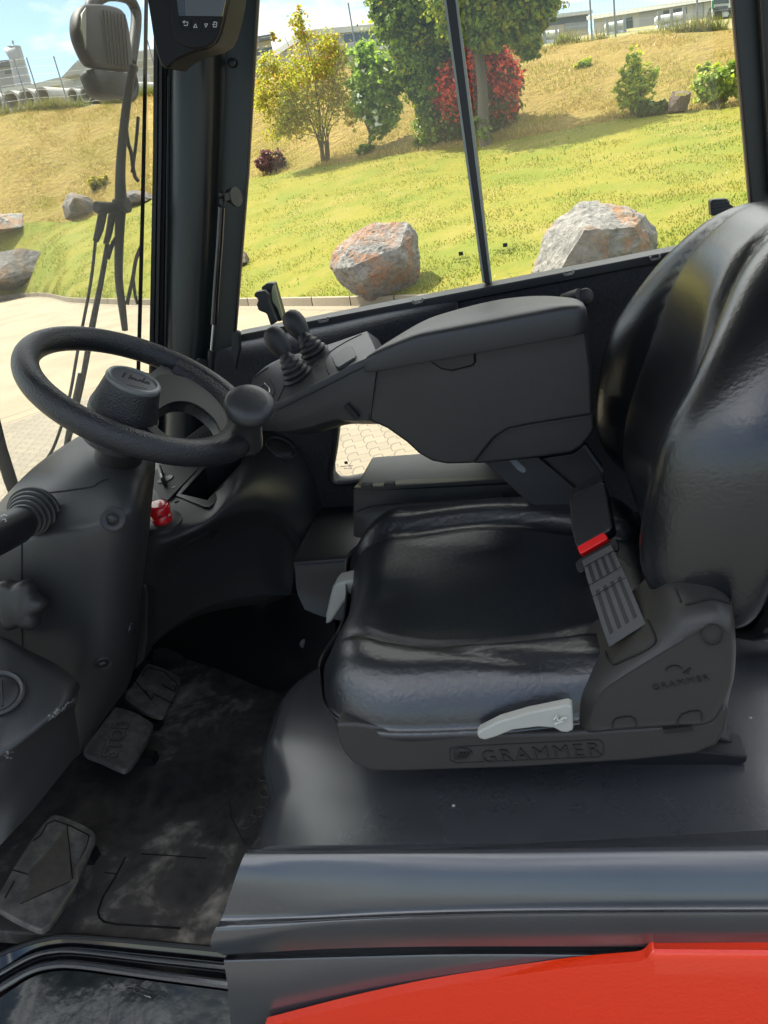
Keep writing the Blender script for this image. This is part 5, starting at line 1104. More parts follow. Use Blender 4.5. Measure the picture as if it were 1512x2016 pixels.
# grass blades and clover over the lawn, straw on the bank: nobody could count these
def blades(name, G, n, bias, h0, h1, w, mats, seed, clump=1.3, keep=.0):
    r = np.random.default_rng(seed); a, b_ = G.shape[:2]; V, Fc, fm = [], [], []
    x0, x1 = int(b_*.14), int(b_*.84)
    k = 0
    while k < n:
        u = r.random()**bias*(a-1.01); v = x0+r.random()*(x1-x0-1.01); i, j = int(u), int(v); fu, fv = u-i, v-j
        p = G[i, j]*(1-fu)*(1-fv)+G[i+1, j]*fu*(1-fv)+G[i, j+1]*(1-fu)*fv+G[i+1, j+1]*fu*fv
        c = noise.noise(Vector(p)*clump)
        if c < keep-.25+r.random()*.4: k += .3; continue
        h = (h0+(h1-h0)*r.random())*(1+.6*max(0, c)); an = r.random()*6.283; dx, dy = math.cos(an)*w, math.sin(an)*w; lx, ly = r.normal(0, .4, 2)*h
        o_ = len(V); V += [(p[0]-dx, p[1]-dy, p[2]-.01), (p[0]+dx, p[1]+dy, p[2]-.01), (p[0]+lx, p[1]+ly, p[2]+h)]; Fc.append((o_, o_+1, o_+2))
        fm.append(0 if (r.random() > u/(a*.30)+.25) else int(r.random()*len(mats)) if noise.noise(Vector(p)*.4+Vector((9, 0, 0))) > -.1 else 0); k += 1
    return mesh(name, V, Fc, mats, None, (0, 0, 0), 0, fm)
def leafm(name, col, tr=.4, rough=.5):
    m = bpy.data.materials.new(name); m.use_nodes = True; nt = m.node_tree; b = nt.nodes['Principled BSDF']; o = nt.nodes['Material Output']
    b.inputs['Base Color'].default_value = (*col, 1); b.inputs['Roughness'].default_value = rough; b.inputs['Specular IOR Level'].default_value = .3
    t = N(nt, 'ShaderNodeBsdfTranslucent'); t.inputs[0].default_value = (min(1, col[0]*1.3), min(1, col[1]*1.4), col[2]*.8, 1); x = N(nt, 'ShaderNodeMixShader'); x.inputs[0].default_value = tr
    L(nt, b.outputs[0], x.inputs[1]); L(nt, t.outputs[0], x.inputs[2]); L(nt, x.outputs[0], o.inputs[0]); return m
tag(blades('grass', LG, 60000, 1.3, .012, .036, .011, [leafm('grass_a', (.13, .155, .012)), leafm('grass_b', (.19, .175, .02)), leafm('grass_c', (.23, .195, .04))], 5), kind='stuff')
tag(blades('clover_flowers', LG, 5000, 2.2, .012, .03, .012, [mat('clover_white', (.50, .50, .32), .8)], 8, .8, .05), kind='stuff')
tag(blades('bank_grass', BG, 34000, 1.0, .04, .13, .016, [leafm('straw_a', (.40, .29, .10), .2), leafm('straw_b', (.34, .28, .06), .2), leafm('straw_c', (.24, .24, .03), .3)], 6, .7), kind='stuff')
tag(blades('lawn_weeds', LG, 2000, 1.0, .03, .07, .02, [leafm('weed_green', (.10, .17, .012)), leafm('weed_green2', (.15, .21, .02))], 31, .9, .32), kind='stuff')
# weeds along the top of the bank
tp_ = [BG[-1], BG[-2]]; tag(blades('bank_top_weeds', BG[-3:], 5200, .6, .12, .55, .02, [leafm('weed_a', (.17, .18, .04), .3), leafm('weed_b', (.24, .20, .07), .2)], 11, .9), kind='stuff')
# ---- boulders
def stone(name, cA, cB, cC, sc=1.2, k=(.5, .62)):
    m = bpy.data.materials.new(name); m.use_nodes = True; nt = m.node_tree; b = nt.nodes['Principled BSDF']; b.inputs['Roughness'].default_value = .85; b.inputs['Specular IOR Level'].default_value = .3
    t = N(nt, 'ShaderNodeTexCoord'); q = N(nt, 'ShaderNodeTexNoise'); q.inputs['Scale'].default_value = sc*6; q.inputs['Detail'].default_value = 10; q.inputs['Roughness'].default_value = .7; q2 = N(nt, 'ShaderNodeTexNoise'); q2.inputs['Scale'].default_value = sc; q2.inputs['Detail'].default_value = 5; q2.inputs['Distortion'].default_value = .8
    for n_ in (q, q2): L(nt, t.outputs['Object'], n_.inputs['Vector'])
    r = N(nt, 'ShaderNodeValToRGB'); r.color_ramp.elements[0].position = .38; r.color_ramp.elements[0].color = (*cA, 1); r.color_ramp.elements[1].position = .62; r.color_ramp.elements[1].color = (*cB, 1); L(nt, q.outputs[0], r.inputs[0])
    r2 = N(nt, 'ShaderNodeValToRGB'); r2.color_ramp.elements[0].position = k[0]; r2.color_ramp.elements[1].position = k[1]; L(nt, q2.outputs[0], r2.inputs[0])
    mu = N(nt, 'ShaderNodeMath', operation='MULTIPLY'); r3 = N(nt, 'ShaderNodeValToRGB'); r3.color_ramp.elements[0].position = .44; r3.color_ramp.elements[1].position = .54; q4 = N(nt, 'ShaderNodeTexNoise'); q4.inputs['Scale'].default_value = sc*16; q4.inputs['Detail'].default_value = 8; q4.inputs['Roughness'].default_value = .75; L(nt, t.outputs['Object'], q4.inputs['Vector']); L(nt, q4.outputs[0], r3.inputs[0]); L(nt, r2.outputs[0], mu.inputs[0]); L(nt, r3.outputs[0], mu.inputs[1])
    x = N(nt, 'ShaderNodeMix', data_type='RGBA'); x.inputs['B'].default_value = (*cC, 1); L(nt, r.outputs[0], x.inputs['A']); L(nt, mu.outputs[0], x.inputs['Factor']); L(nt, x.outputs['Result'], b.inputs['Base Color'])
    bp = N(nt, 'ShaderNodeBump'); bp.inputs['Strength'].default_value = 1.0; bp.inputs['Distance'].default_value = .09; L(nt, q.outputs[0], bp.inputs['Height']); L(nt, bp.outputs[0], b.inputs['Normal']); return m
ST1 = stone('orange_grey_stone', (.15, .145, .14), (.31, .295, .275), (.36, .16, .07), 1.9, (.46, .55)); ST2 = stone('pale_grey_stone', (.15, .145, .135), (.29, .275, .25), (.31, .155, .07), 1.0, (.47, .56)); ST3 = stone('brown_grey_stone', (.085, .078, .07), (.16, .145, .13), (.19, .12, .065), .8, (.45, .6))
def boulder(px, D, depth, m, seed, label, ridge=None, amp=.10, group=None, shiftb=0):
    r = np.random.default_rng(seed); P = [aD(x, y, D) for x, y in px]; c0 = np.mean(P, axis=0); fw = c0-CAM; fw[2] = 0; fw /= np.linalg.norm(fw); w = max(np.linalg.norm(p-c0) for p in P)
    pts = [np.array(p) for p in P]
    for p in P:
        (pts.append(c0+(p-c0)*.78-fw*depth*.34) if r.random() < .35 else None); (pts.append(c0+(p-c0)*.55-fw*depth*.46*(.7+.6*r.random())) if r.random() < .35 else None); pts.append(c0+(p-c0)*.85+fw*depth*(.35+.25*r.random())); pts.append(c0+(p-c0)*.5+fw*depth*(.6+.2*r.random()))
    if ridge:
        for x, y, dd in ridge: pts.append(aD(x, y, D-dd))
    bm = bmesh.new(); [bm.verts.new(Vector(p)) for p in pts]; ch_ = bmesh.ops.convex_hull(bm, input=bm.verts[:])
    bmesh.ops.delete(bm, geom=list({v for v in bm.verts if not v.link_faces}), context='VERTS')
    bmesh.ops.triangulate(bm, faces=bm.faces[:])
    for _ in range(4):
        ln = w*.10*1.6
        bmesh.ops.subdivide_edges(bm, edges=[e for e in bm.edges if e.calc_length() > w*.075], cuts=1, use_grid_fill=True); bmesh.ops.triangulate(bm, faces=bm.faces[:])
    sd_ = Vector(r.random(3)*50); bm.normal_update()
    for v in bm.verts:
        q = v.co/w; d = amp*w*(noise.ridged_multi_fractal(q*1.4+sd_, 1, 2.1, 4, 1.0, 2.0)-1.1)*.22+amp*w*.22*noise.noise(q*6+sd_)+amp*w*.22*noise.noise(q*15+sd_)+amp*w*.12*noise.noise(q*32+sd_); v.co += v.normal*d
    bm.verts.index_update(); V = [v.co.copy() for v in bm.verts]; Fc = [[v.index for v in f.verts] for f in bm.faces]; bm.free()
    o = mesh('boulder', V, Fc, m, None, (c0[0], c0[1], min(v.z for v in V)), 22); tag(o, label, 'boulder', group or 'boulders on the lawn'); return o
def bD(x, y): return dist(base(x, y))
D1 = bD(720, 570)-.5
boulder([(650, 528), (655, 497), (668, 480), (700, 455), (738, 438), (785, 445), (803, 438), (822, 455), (828, 500), (826, 545), (800, 590), (735, 598), (690, 575), (665, 552)], D1, .95, ST1, 3, 'orange veined grey boulder on the lawn edge, left of the window rail', [(700, 520, .35), (780, 520, .3), (740, 470, .3)])
D2 = D1*.86
boulder([(1040, 560), (1052, 520), (1075, 455), (1098, 430), (1140, 400), (1160, 396), (1180, 404), (1240, 410), (1268, 425), (1290, 458), (1294, 520), (1280, 620), (1150, 640), (1060, 620)], D2, 1.3, ST2, 9, 'big pale grey boulder with a flat top behind the armrest, right of the window rail', [(1110, 500, .5), (1215, 520, .5), (1180, 470, .2)])
boulder([(-60, 520), (-20, 500), (40, 488), (95, 498), (145, 515), (120, 538), (88, 566), (20, 572), (-60, 568)], bD(40, 567)+.6, 2.4, ST3, 4, 'large brown grey boulder by the kerb, in front behind the windscreen', [(10, 530, .6)], .05)
boulder([(-60, 430), (-10, 422), (20, 428), (45, 420), (75, 442), (60, 455), (0, 462), (-60, 462)], bD(20, 460)+.8, 2.2, ST2, 5, 'low pale grey boulder on the lawn at the left picture edge', None, .07)
boulder([(122, 405), (132, 384), (140, 378), (175, 388), (200, 410), (185, 425), (150, 433), (128, 432)], bD(150, 432)+.5, 1.6, ST3, 6, 'dark grey pointed boulder at the foot of the bank, left of the wiper', None, .06)
boulder([(240, 400), (244, 380), (260, 374), (290, 378), (310, 392), (300, 402), (262, 405)], bD(270, 404)+.5, 1.4, ST3, 12, 'grey boulder half hidden by the wiper linkage', None, .06)
boulder([(440, 505), (452, 485), (470, 484), (486, 500), (494, 518), (480, 526), (450, 528)], bD(470, 526)+.4, 1.0, ST3, 13, 'small blue grey boulder peeping out beside the front pillar', None, .06)
# memorial stone with plaque
Dm = bD(1335, 222)
pst = boulder([(1314, 220), (1317, 195), (1324, 180), (1345, 178), (1361, 182), (1358, 200), (1350, 218), (1335, 223)], Dm, .5, stone('red_brown_stone', (.12, .085, .07), (.19, .145, .12), (.16, .10, .08), 2), 21, 'upright brown stone with a small yellow plaque between two shrubs', None, .03)
pst['category'] = 'plaque stone'; del pst['group']
pst.name = 'plaque_stone'
fill2('plaque', [[Vector(aD(x, y, Dm-.36)) for x, y in [(1330, 183), (1352, 182), (1351, 188), (1329, 189)]]], (.0, .03, 0), mat('brass_plaque', (.55, .45, .12), .5), pst)
# ---- plants
def crown(parent, name, blobs, D, n, ls, mats, seed, spread=.5, hang=0, shell=.45, asp=.6, thin=0.0, cs=22, cz=.20):
    r = np.random.default_rng(seed); V, Fc, fm = [], [], []
    wts = np.array([max(.02, b_[2]*b_[3]) for b_ in blobs], float)**.85; wts /= wts.sum()
    C0 = [(aD(b_[0], b_[1], D+(b_[4] if len(b_) > 4 else 0)), b_[2]*D/F, b_[3]*D/F) for b_ in blobs]
    sides = np.array(R[:, 0]); 
    for bi, (c0, ra, rb) in enumerate(C0):
        m_ = int(n*wts[bi]); fw = c0-CAM; fw[2] = 0; fw /= np.linalg.norm(fw); sd2 = np.array([fw[1], -fw[0], 0]); up_ = np.array([0, 0, 1.])
        nsub = max(3, m_//cs); 
        for s_ in range(nsub):
            v = r.normal(size=3); v /= np.linalg.norm(v); rad = (shell+(1-shell)*r.random()**.5)*(1+.13*r.normal())
            cc = c0+(sd2*v[0]*ra+fw*v[1]*(ra+rb)/2+up_*v[2]*rb)*rad*.92
            sz = (ra+rb)/2*cz*(.6+.8*r.random()); tone = int(r.random()*len(mats)); droop = 1.0
            if r.random() < thin: continue
            for k in range(int(m_/nsub)):
                q = r.normal(size=3)*sz*.55; q[2] *= .75; p = cc+q; nrm = r.normal(size=3)*.8+v[0]*sd2+v[1]*fw+up_*(v[2]+.5); nrm /= np.linalg.norm(nrm)
                a = np.cross(nrm, r.normal(size=3)); a /= np.linalg.norm(a)+1e-9; b2 = np.cross(nrm, a); l_ = ls*(.6+.8*r.random()); o_ = len(V)
                V += [p-a*l_, p+b2*l_*asp, p+a*l_, p-b2*l_*asp]; Fc.append((o_, o_+1, o_+2, o_+3)); fm.append(tone if r.random() < .7 else int(r.random()*len(mats)))
    return mesh(name, V, Fc, mats, parent, None, 0, fm)
def limbs(parent, name, paths, m, D):
    mb = MB()
    for pts, r0, r1 in paths:
        P = catmull([aD(x, y, D+(z if z else 0)) for x, y, z in [(p+(0,))[:3] for p in pts]], 4); mb.tube(P, list(np.linspace(r0, r1, len(P))), 8)
    return mb.build(name, m, parent, smooth=70)
BK = mat('bark_grey', (.12, .095, .07), .9, bump=[('noise', 25, .8, .02)], var=(9, .6, (.09, .07, .05))); BK2 = mat('bark_brown', (.14, .10, .055), .9)
def plant(name, x, y, label, cat, group=None, D=None):
    p = base(x, y, D); e = empty(name, p); tag(e, label, cat, group); return e, dist(p)
y1, y2, y3, y4 = leafm('leaf_olive', (.33, .28, .035), .5), leafm('leaf_ochre', (.42, .25, .05), .5), leafm('leaf_yellowgreen', (.34, .34, .035), .5), leafm('leaf_darkolive', (.12, .12, .02))
g1, g2, g3 = leafm('leaf_bright', (.20, .28, .035), .38), leafm('leaf_mid', (.12, .18, .025), .45), leafm('leaf_dark', (.055, .10, .018), .3)
fl = mat('white_bract', (.75, .75, .62), .7)
# ochre multi-stem shrub
e, D = plant('maple_shrub', 640, 318, 'tall airy ochre and olive multi-stemmed shrub with a pointed top', 'shrub')
tips = [(515, 110), (540, 165), (560, 60), (590, 25), (605, 60), (640, 90), (668, 110), (540, 220), (575, 250), (690, 150), (620, 150), (590, 130), (685, 210), (650, 180)]
limbs(e, 'stem', [([(640+i*1.2-7, 318), (636+i*1.5-9, 280), (636+(tx-636)*.35, 280+(ty-280)*.45, (i % 3-1)*.5), (tx, ty+12, (i % 3-1)*1.0)], .026, .008) for i, (tx, ty) in enumerate(tips)], BK2, D)
crown(e, 'foliage', [(560, 180, 58, 60), (620, 140, 50, 60), (592, 60, 18, 38), (588, 30, 8, 18), (660, 170, 36, 62), (535, 130, 26, 26), (540, 75, 9, 14), (600, 220, 60, 45), (650, 90, 26, 30), (560, 250, 40, 26), (690, 220, 14, 30), (670, 110, 20, 20), (515, 190, 20, 35)], D, 12000, .052, [y1, y3, y3, y1, y3, y2], 1, shell=.1, thin=.05, cs=10, cz=.26)
# white-flowering shrub
e, D = plant('dogwood_shrub', 727, 300, 'bright green shrub with white flowers and drooping leaves', 'shrub')
limbs(e, 'stem', [([(727, 300), (728, 260), (724, 200), (720, 130)], .05, .015), ([(727, 270), (745, 210, .3), (765, 150, .3)], .03, .01), ([(727, 260), (705, 200, -.3), (700, 140, -.3)], .03, .01)], BK2, D)
crown(e, 'foliage', [(715, 115, 28, 28), (735, 150, 48, 36), (770, 150, 30, 26), (722, 195, 34, 36), (760, 210, 32, 40), (745, 250, 20, 22), (710, 160, 26, 22), (790, 160, 16, 20)], D, 13000, .062, [g1, g1, leafm('leaf_fresh2', (.30, .42, .06), .5), leafm('leaf_fresh', (.24, .36, .05), .5)], 2, shell=.3)
crown(e, 'flowers', [(735, 150, 46, 36), (722, 200, 30, 40), (705, 205, 22, 12), (745, 255, 26, 12), (760, 130, 18, 10)], D-.3, 200, .06, [fl], 3, shell=.8, asp=.9, cs=4, cz=.10)
crown(e, 'low_foliage', [(722, 292, 16, 9)], D, 400, .07, [g1, g2], 4)
# dense ivy-covered tree
e, D = plant('ivy_tree', 850, 282, 'dense dark green tree with leaves down to the ground, left of the trunked tree', 'tree')
limbs(e, 'trunk', [([(848, 284), (845, 200), (835, 100), (830, 0), (828, -120)], .22, .12), ([(845, 180), (870, 80, .5), (880, -40, .5)], .12, .05), ([(840, 150), (790, 60, -.3), (770, -30, -.3)], .10, .04)], BK, D)
crown(e, 'crown', [(800, 40, 56, 60), (850, 30, 56, 70), (830, 110, 48, 48), (845, 175, 34, 50), (850, 235, 30, 40), (785, -40, 60, 60), (860, -60, 70, 60), (870, 130, 34, 50), (845, 270, 26, 16), (880, 200, 20, 50), (760, 20, 26, 34), (815, 150, 24, 30)], D, 52000, .066, [g3, g2, g1, g1, leafm('leaf_sunny', (.34, .34, .03), .5)], 5, shell=.55)
# trunked tree on the lawn
e, D = plant('lawn_tree', 953, 286, 'green tree with a bare pale trunk standing on the lawn, leaves overhanging the red shrub', 'tree')
limbs(e, 'trunk', [([(956, 290), (952, 250), (950, 180), (944, 120), (938, 60), (930, -60)], .17, .10), ([(946, 110), (985, 40, .5), (1010, -40, .6)], .10, .05), ([(942, 100), (910, 40, -.4), (890, -40, -.4)], .09, .04), ([(944, 90), (1020, 50), (1050, 20)], .06, .03)], BK, D)
crown(e, 'crown', [(940, 30, 60, 44), (1000, 10, 60, 50), (1040, 60, 24, 40), (1050, 90, 14, 20), (1060, 0, 36, 40), (900, 20, 36, 50), (960, -60, 120, 60), (1030, -80, 80, 60), (970, 70, 40, 22), (1050, 40, 22, 30), (1025, 75, 18, 22)], D-.4, 42000, .072, [g2, g1, g1, leafm('leaf_sunny3', (.30, .32, .03), .5), leafm('leaf_sunny2', (.36, .35, .03), .5)], 6, shell=.55)
crown(e, 'low_foliage', [(948, 250, 16, 22), (960, 270, 12, 10)], D, 700, .07, [g1, g2], 7)
# red photinia
rd = [leafm('leaf_red', (.78, .09, .05), .45), leafm('leaf_darkred', (.30, .04, .025)), leafm('leaf_pinkred', (.80, .20, .12), .45), g2, g3]
e, D = plant('photinia_bush', 935, 276, 'large rounded red leaved bush behind the tree trunk', 'bush', D=24)
limbs(e, 'stem', [([(930+i*6, 276), (925+i*9, 230), (900+i*22, 150)], .05, .02) for i in range(4)], BK2, D+.8)
crown(e, 'foliage', [(935, 165, 72, 66), (900, 180, 40, 48), (975, 160, 40, 56), (935, 120, 50, 26), (985, 190, 30, 50)], D+.8, 22000, .066, rd[:3]+rd[:1]+[g3, rd[1]], 8, shell=.55, cs=9, cz=.16)
crown(e, 'green_foliage', [(940, 225, 66, 46), (985, 215, 32, 40), (900, 240, 36, 34), (950, 190, 60, 50)], D+.9, 10000, .066, [g2, g3, leafm('leaf_bronze', (.16, .10, .03))], 9, shell=.6)
# barberry
e, D = plant('barberry_bush', 533, 338, 'small round dark purple bush at the foot of the bank', 'bush')
crown(e, 'foliage', [(533, 316, 27, 21), (520, 322, 16, 14), (546, 322, 15, 14)], D, 2600, .06, [leafm('leaf_purple', (.10, .025, .035)), leafm('leaf_purple2', (.17, .04, .045)), leafm('leaf_purple3', (.05, .015, .02))], 10, shell=.5)
limbs(e, 'stem', [([(533+k, 338), (533+k*3, 318)], .02, .01) for k in (-4, 0, 4)], BK2, D)
# right-hand shrubs
e, D = plant('forsythia_shrub', 1250, 225, 'upright yellow green shrub left of the plaque stone', 'shrub')
tips = [(1248, 100), (1235, 125), (1265, 140), (1225, 160), (1290, 150), (1215, 175), (1280, 130), (1255, 120)]
limbs(e, 'stem', [([(1245+i*2, 225), (1240+i*3, 200), (tx, ty+8)], .03, .008) for i, (tx, ty) in enumerate(tips)], BK2, D)
crown(e, 'foliage', [(1248, 125, 14, 26), (1262, 155, 30, 26), (1238, 150, 16, 26), (1255, 185, 34, 22), (1285, 150, 10, 20), (1215, 178, 8, 18), (1245, 200, 26, 16)], D, 2600, .055, [leafm('leaf_lime', (.45, .45, .04), .5), leafm('leaf_lime3', (.36, .38, .04), .5), g1], 11, shell=.1, thin=.1, cs=8)
e, D = plant('low_shrub', 1282, 225, 'low dark green shrub touching the plaque stone', 'shrub')
crown(e, 'foliage', [(1270, 212, 16, 11), (1290, 214, 15, 10), (1303, 212, 10, 10)], D-.2, 2000, .06, [g3, g2, g3], 12)
limbs(e, 'stem', [([(1280+k, 226), (1280+k*3, 212)], .02, .01) for k in (-3, 3)], BK2, D)
e, D = plant('rounded_shrub', 1412, 212, 'rounded light green shrub right of the plaque stone', 'shrub')
limbs(e, 'stem', [([(1410, 212), (1400, 190), (1385, 165)], .035, .012), ([(1412, 212), (1425, 190), (1442, 165)], .035, .012), ([(1411, 212), (1412, 180), (1410, 150)], .035, .012)], BK2, D)
crown(e, 'foliage', [(1412, 160, 38, 26), (1390, 172, 22, 22), (1438, 155, 22, 24), (1410, 190, 26, 14), (1385, 135, 10, 10)], D, 3000, .065, [leafm('leaf_lime2', (.38, .42, .04), .5), g1, g1], 13, shell=.5)
e, D = plant('bank_bush', 345, 205, 'green bush on the bank edge', 'bush') if False else (None, 0)
for (x, y, a, b_, lb) in [(1150, 132, 16, 8, 'small low green tuft half way up the bank'), (195, 365, 22, 10, 'dry brown bush beside the dark boulder under the bank'), (1100, 82, 22, 7, 'green tuft under the fence at the bank top')]:
    e, D = plant('grass_tuft', x, y, lb, 'tuft'); crown(e, 'foliage', [(x, y-b_*.5, a, b_)], D, 700, .07, [y3, g1] if x > 300 else [y1, y4], 20+x, shell=.2); limbs(e, 'stem', [([(x, y+1), (x+1, y-b_*.6)], .02, .01)], BK2, D)
# ---- chain link fence along the bank top
fe = empty('boundary_fence', base(700, 120)); tag(fe, 'thin grey wire mesh fence running along the top of the bank', 'fence')
fpx = [(-160, 175, -130, 262), (-70, 170, -50, 242), (0, 163, 17, 224), (36, 145, 61, 221), (65, 141, 83, 211), (110, 129, 136, 211), (205, 112, 225, 198), (300, 94, 317, 182), (400, 72, 415, 168), (504, 50, 524, 152), (695, 10, 706, 130), (880, -8, 888, 108), (1062, 10, 1067, 92), (1164, 0, 1166, 80), (1206, -14, 1212, 72), (1369, -42, 1373, 58), (1530, -60, 1532, 46), (1700, -80, 1700, 30)]
PT, PB_ = [], []
steel = mat('galvanised', (.22, .23, .24), .5, .5)
for i, (xt, yt, xb, yb) in enumerate(fpx):
    D = BTd(xb)+.6; b0_ = aD(xb, yb, D); g0 = gz(b0_[0], b0_[1]); b0_ = np.array([b0_[0], b0_[1], g0-.1]); H = 2.35
    t0_ = b0_+np.array([0, 0, H]); PT.append(t0_); PB_.append(b0_)
    MB().tube([b0_, t0_], .032, 8).build('fence_post', steel, fe)
wm = MB(); wires = mat('fence_wire', (.16, .18, .18), .5, .4)
for i in range(len(PT)-1):
    for k in np.linspace(.12, .98, 7): wm.tube([PB_[i]+(PT[i]-PB_[i])*k, PB_[i+1]+(PT[i+1]-PB_[i+1])*k], .0045, 3)
    n_ = int(np.linalg.norm(PT[i]-PT[i+1])/.16)
    for j in range(1, n_):
        t_ = j/n_; wm.tube([PB_[i]*(1-t_)+PB_[i+1]*t_, PT[i]*(1-t_)+PT[i+1]*t_], .0016, 3)
wm.build('wire_mesh', wires, fe, smooth=0)
# ---- concrete pipes behind the fence
conc = mat('pale_concrete', (.33, .32, .29), .9, bump=[('noise', 8, .4, .03)], var=(2, .5, (.28, .27, .25)))
pdir = np.array([R[0, 0], R[1, 0], 0]); 
for i, (x, y, r_) in enumerate([(22, 200, 16), (53, 196, 16), (84, 191, 15), (-10, 205, 16), (-42, 210, 16), (143, 189, 11), (168, 187, 11), (191, 185, 10), (214, 181, 10), (238, 178, 10), (262, 174, 10)]):
    D = BTd(x)+3; c0 = Vector(aD(x, y, D)); rm = r_*D/F; fw = Vector(ray(x, y)); fw.z = 0; fw.normalize(); s2 = Vector((fw.y, -fw.x, 0)); ax = (fw*.80+s2*.60).normalized()
    c0.z = max(c0.z, gz(c0.x, c0.y)+rm*.95)
    o = MB().lathe([(rm*.80, 2.4), (rm*.80, 0), (rm, 0), (rm, 2.4), (rm*.8, 2.4)], c0, ax, 28); o = mesh('concrete_pipe', o.v, [f for f in o.f if len(f) == 4], conc, None, (c0.x, c0.y, c0.z-rm), 50)
    tag(o, ['wide concrete pipe end at the left picture edge behind the fence', 'second wide concrete pipe from the left edge', 'rightmost of the wide concrete pipes, beside a white one', 'wide concrete pipe just outside the left edge', 'outermost wide concrete pipe at the left', 'smaller concrete pipe left of the mirror', 'smaller concrete pipe just behind the small mirror', 'smaller concrete pipe hidden behind the mirror housing', 'smaller concrete pipe to the right of the mirror housing', 'smaller concrete pipe behind the mirror bracket', 'last small concrete pipe before the front pillar'][i], 'pipe', 'concrete pipes stored behind the fence')
# ---- buildings on the plateau
def bld(name, x0, x1, yt0, yt1, yb0, yb1, D0, D1, depth, m, label, cat='building', roofm=None, rt=.5):
    a, b_ = Vector(aD(x0, yb0, D0)), Vector(aD(x1, yb1, D1)); at_, bt_ = Vector(aD(x0, yt0, D0)), Vector(aD(x1, yt1, D1))
    e = empty(name, (a+b_)/2); tag(e, label, cat); d = (b_-a); d.z = 0; d.normalize(); nb = Vector((-d.y, d.x, 0)); 
    if nb.dot(a-Vector(CAM)) < 0: nb = -nb
    g0 = min(a.z, b_.z)-1.5; A0, B0 = Vector((a.x, a.y, g0)), Vector((b_.x, b_.y, g0)); A1, B1 = Vector((a.x, a.y, at_.z)), Vector((b_.x, b_.y, bt_.z)); o_ = nb*depth
    MB().add([A0, B0, B1, A1, A0+o_, B0+o_, B1+o_, A1+o_], [(0, 1, 2, 3), (5, 4, 7, 6), (1, 5, 6, 2), (4, 0, 3, 7), (3, 2, 6, 7), (4, 5, 1, 0)]).build('wall', m, e)
    if roofm: 
        u = Vector((0, 0, rt)); k = nb*-.4-d*.4; k2 = nb*-.4+d*.4
        MB().add([A1+k, B1+k2, B1+k2+u, A1+k+u, A1+o_, B1+o_, B1+o_+u, A1+o_+u], [(0, 1, 2, 3), (5, 4, 7, 6), (1, 5, 6, 2), (4, 0, 3, 7), (3, 2, 6, 7), (4, 5, 1, 0)]).build('roof', roofm, e)
    def on_face(x, y, out_=.06): 
        n_ = np.array(nb); p = aP(x, y, np.array(a)-n_*out_, n_); return Vector(p)
    def win(px, m2, nm='window', th=.12): return fill2(nm, [[on_face(x, y) for x, y in px]], tuple(nb*(.05)), m2, e)
    return e, win
wh = mat('white_cladding', (.36, .36, .34), .6, var=(.5, .3, (.28, .28, .265))); gy = mat('grey_cladding', (.26, .27, .27), .6); bg_ = mat('beige_wall', (.42, .37, .28), .8); dk = mat('dark_roof', (.10, .115, .125), .6); gl = mat('building_glass', (.05, .07, .08), .15, spec=.8); wr_ = mat('pale_roof', (.5, .5, .47), .6)
e, w = bld('warehouse', 121, 300, 152, 122, 196, 168, 84, 100, 20, wh, 'white gabled warehouse behind the outside mirror')
P = [Vector(aD(x, y, D)) for x, y, D in [(121, 152, 84), (152, 119, 87), (300, 96, 100), (300, 122, 100)]]; fill2('gable', [P], (-2, 14, 0), wh, e); w([(160, 170), (176, 167), (177, 186), (161, 189)], gy, 'door')
e, w = bld('silo_tower', -60, 41, 140, 127, 190, 175, 110, 112, 12, gy, 'grey industrial tower with a slim mast at the left picture edge', 'tower', dk, .6)
m_ = MB(); m_.tube([aD(48, 175, 109), aD(27, 92, 109)], [1.0, .8], 10); m_.tube([aD(20, 118, 109), aD(38, 110, 109)], 1.2, 10); m_.tube([aD(27, 95, 109), aD(25, 80, 109)], .12, 6); m_.build('mast', gy, e)
for k in range(3): w([(-50+k*30, 150-k*5), (-32+k*30, 146-k*5), (-31+k*30, 152-k*5), (-49+k*30, 156-k*5)], dk, 'louvre')
e, w = bld('long_shed', -200, 122, 214, 168, 232, 192, 70, 72, 6, wh, 'long low white shed behind the concrete pipes', roofm=wr_, rt=.3)
e, w = bld('office_block', 440, 545, 96, 76, 150, 140, 78, 80, 14, bg_, 'small office building beside the front pillar behind the ochre shrub', roofm=dk, rt=.4)
for k in range(4): w([(445+k*24, 108-k*4), (464+k*24, 104-k*4), (464+k*24, 116-k*4), (445+k*24, 120-k*4)], gl)
e, w = bld('white_hall', 620, 830, 70, 50, 140, 122, 86, 92, 24, wh, 'white hall with dark glazed band between the shrubs and the green tree', roofm=wr_, rt=.5)
w([(677, 66), (790, 54), (791, 70), (678, 84)], gl); 
for k in range(3): w([(690+k*32, 92-k*3), (712+k*32, 90-k*3), (712+k*32, 98-k*3), (690+k*32, 100-k*3)], gy, 'door')
e, w = bld('low_wall_building', 655, 900, 108, 82, 140, 118, 62, 64, 3, mat('concrete_wall', (.40, .40, .38), .8), 'long low concrete wall in front of the white hall', 'wall', wr_, .2)
e, w = bld('dark_roofed_hall', 1035, 1159, 42, 28, 86, 74, 92, 96, 24, bg_, 'beige hall under a dark roof right of the green tree', roofm=wr_, rt=.3)
w([(1038, 43), (1158, 29), (1158, 42), (1038, 55)], dk, 'fascia'); w([(1112, 46), (1158, 40), (1158, 56), (1112, 62)], gy, 'door')
e, w = bld('modern_hall', 1170, 1420, 36, 0, 66, 52, 80, 70, 20, wh, 'white modern hall with large grey windows at the top right', roofm=wr_, rt=.3)
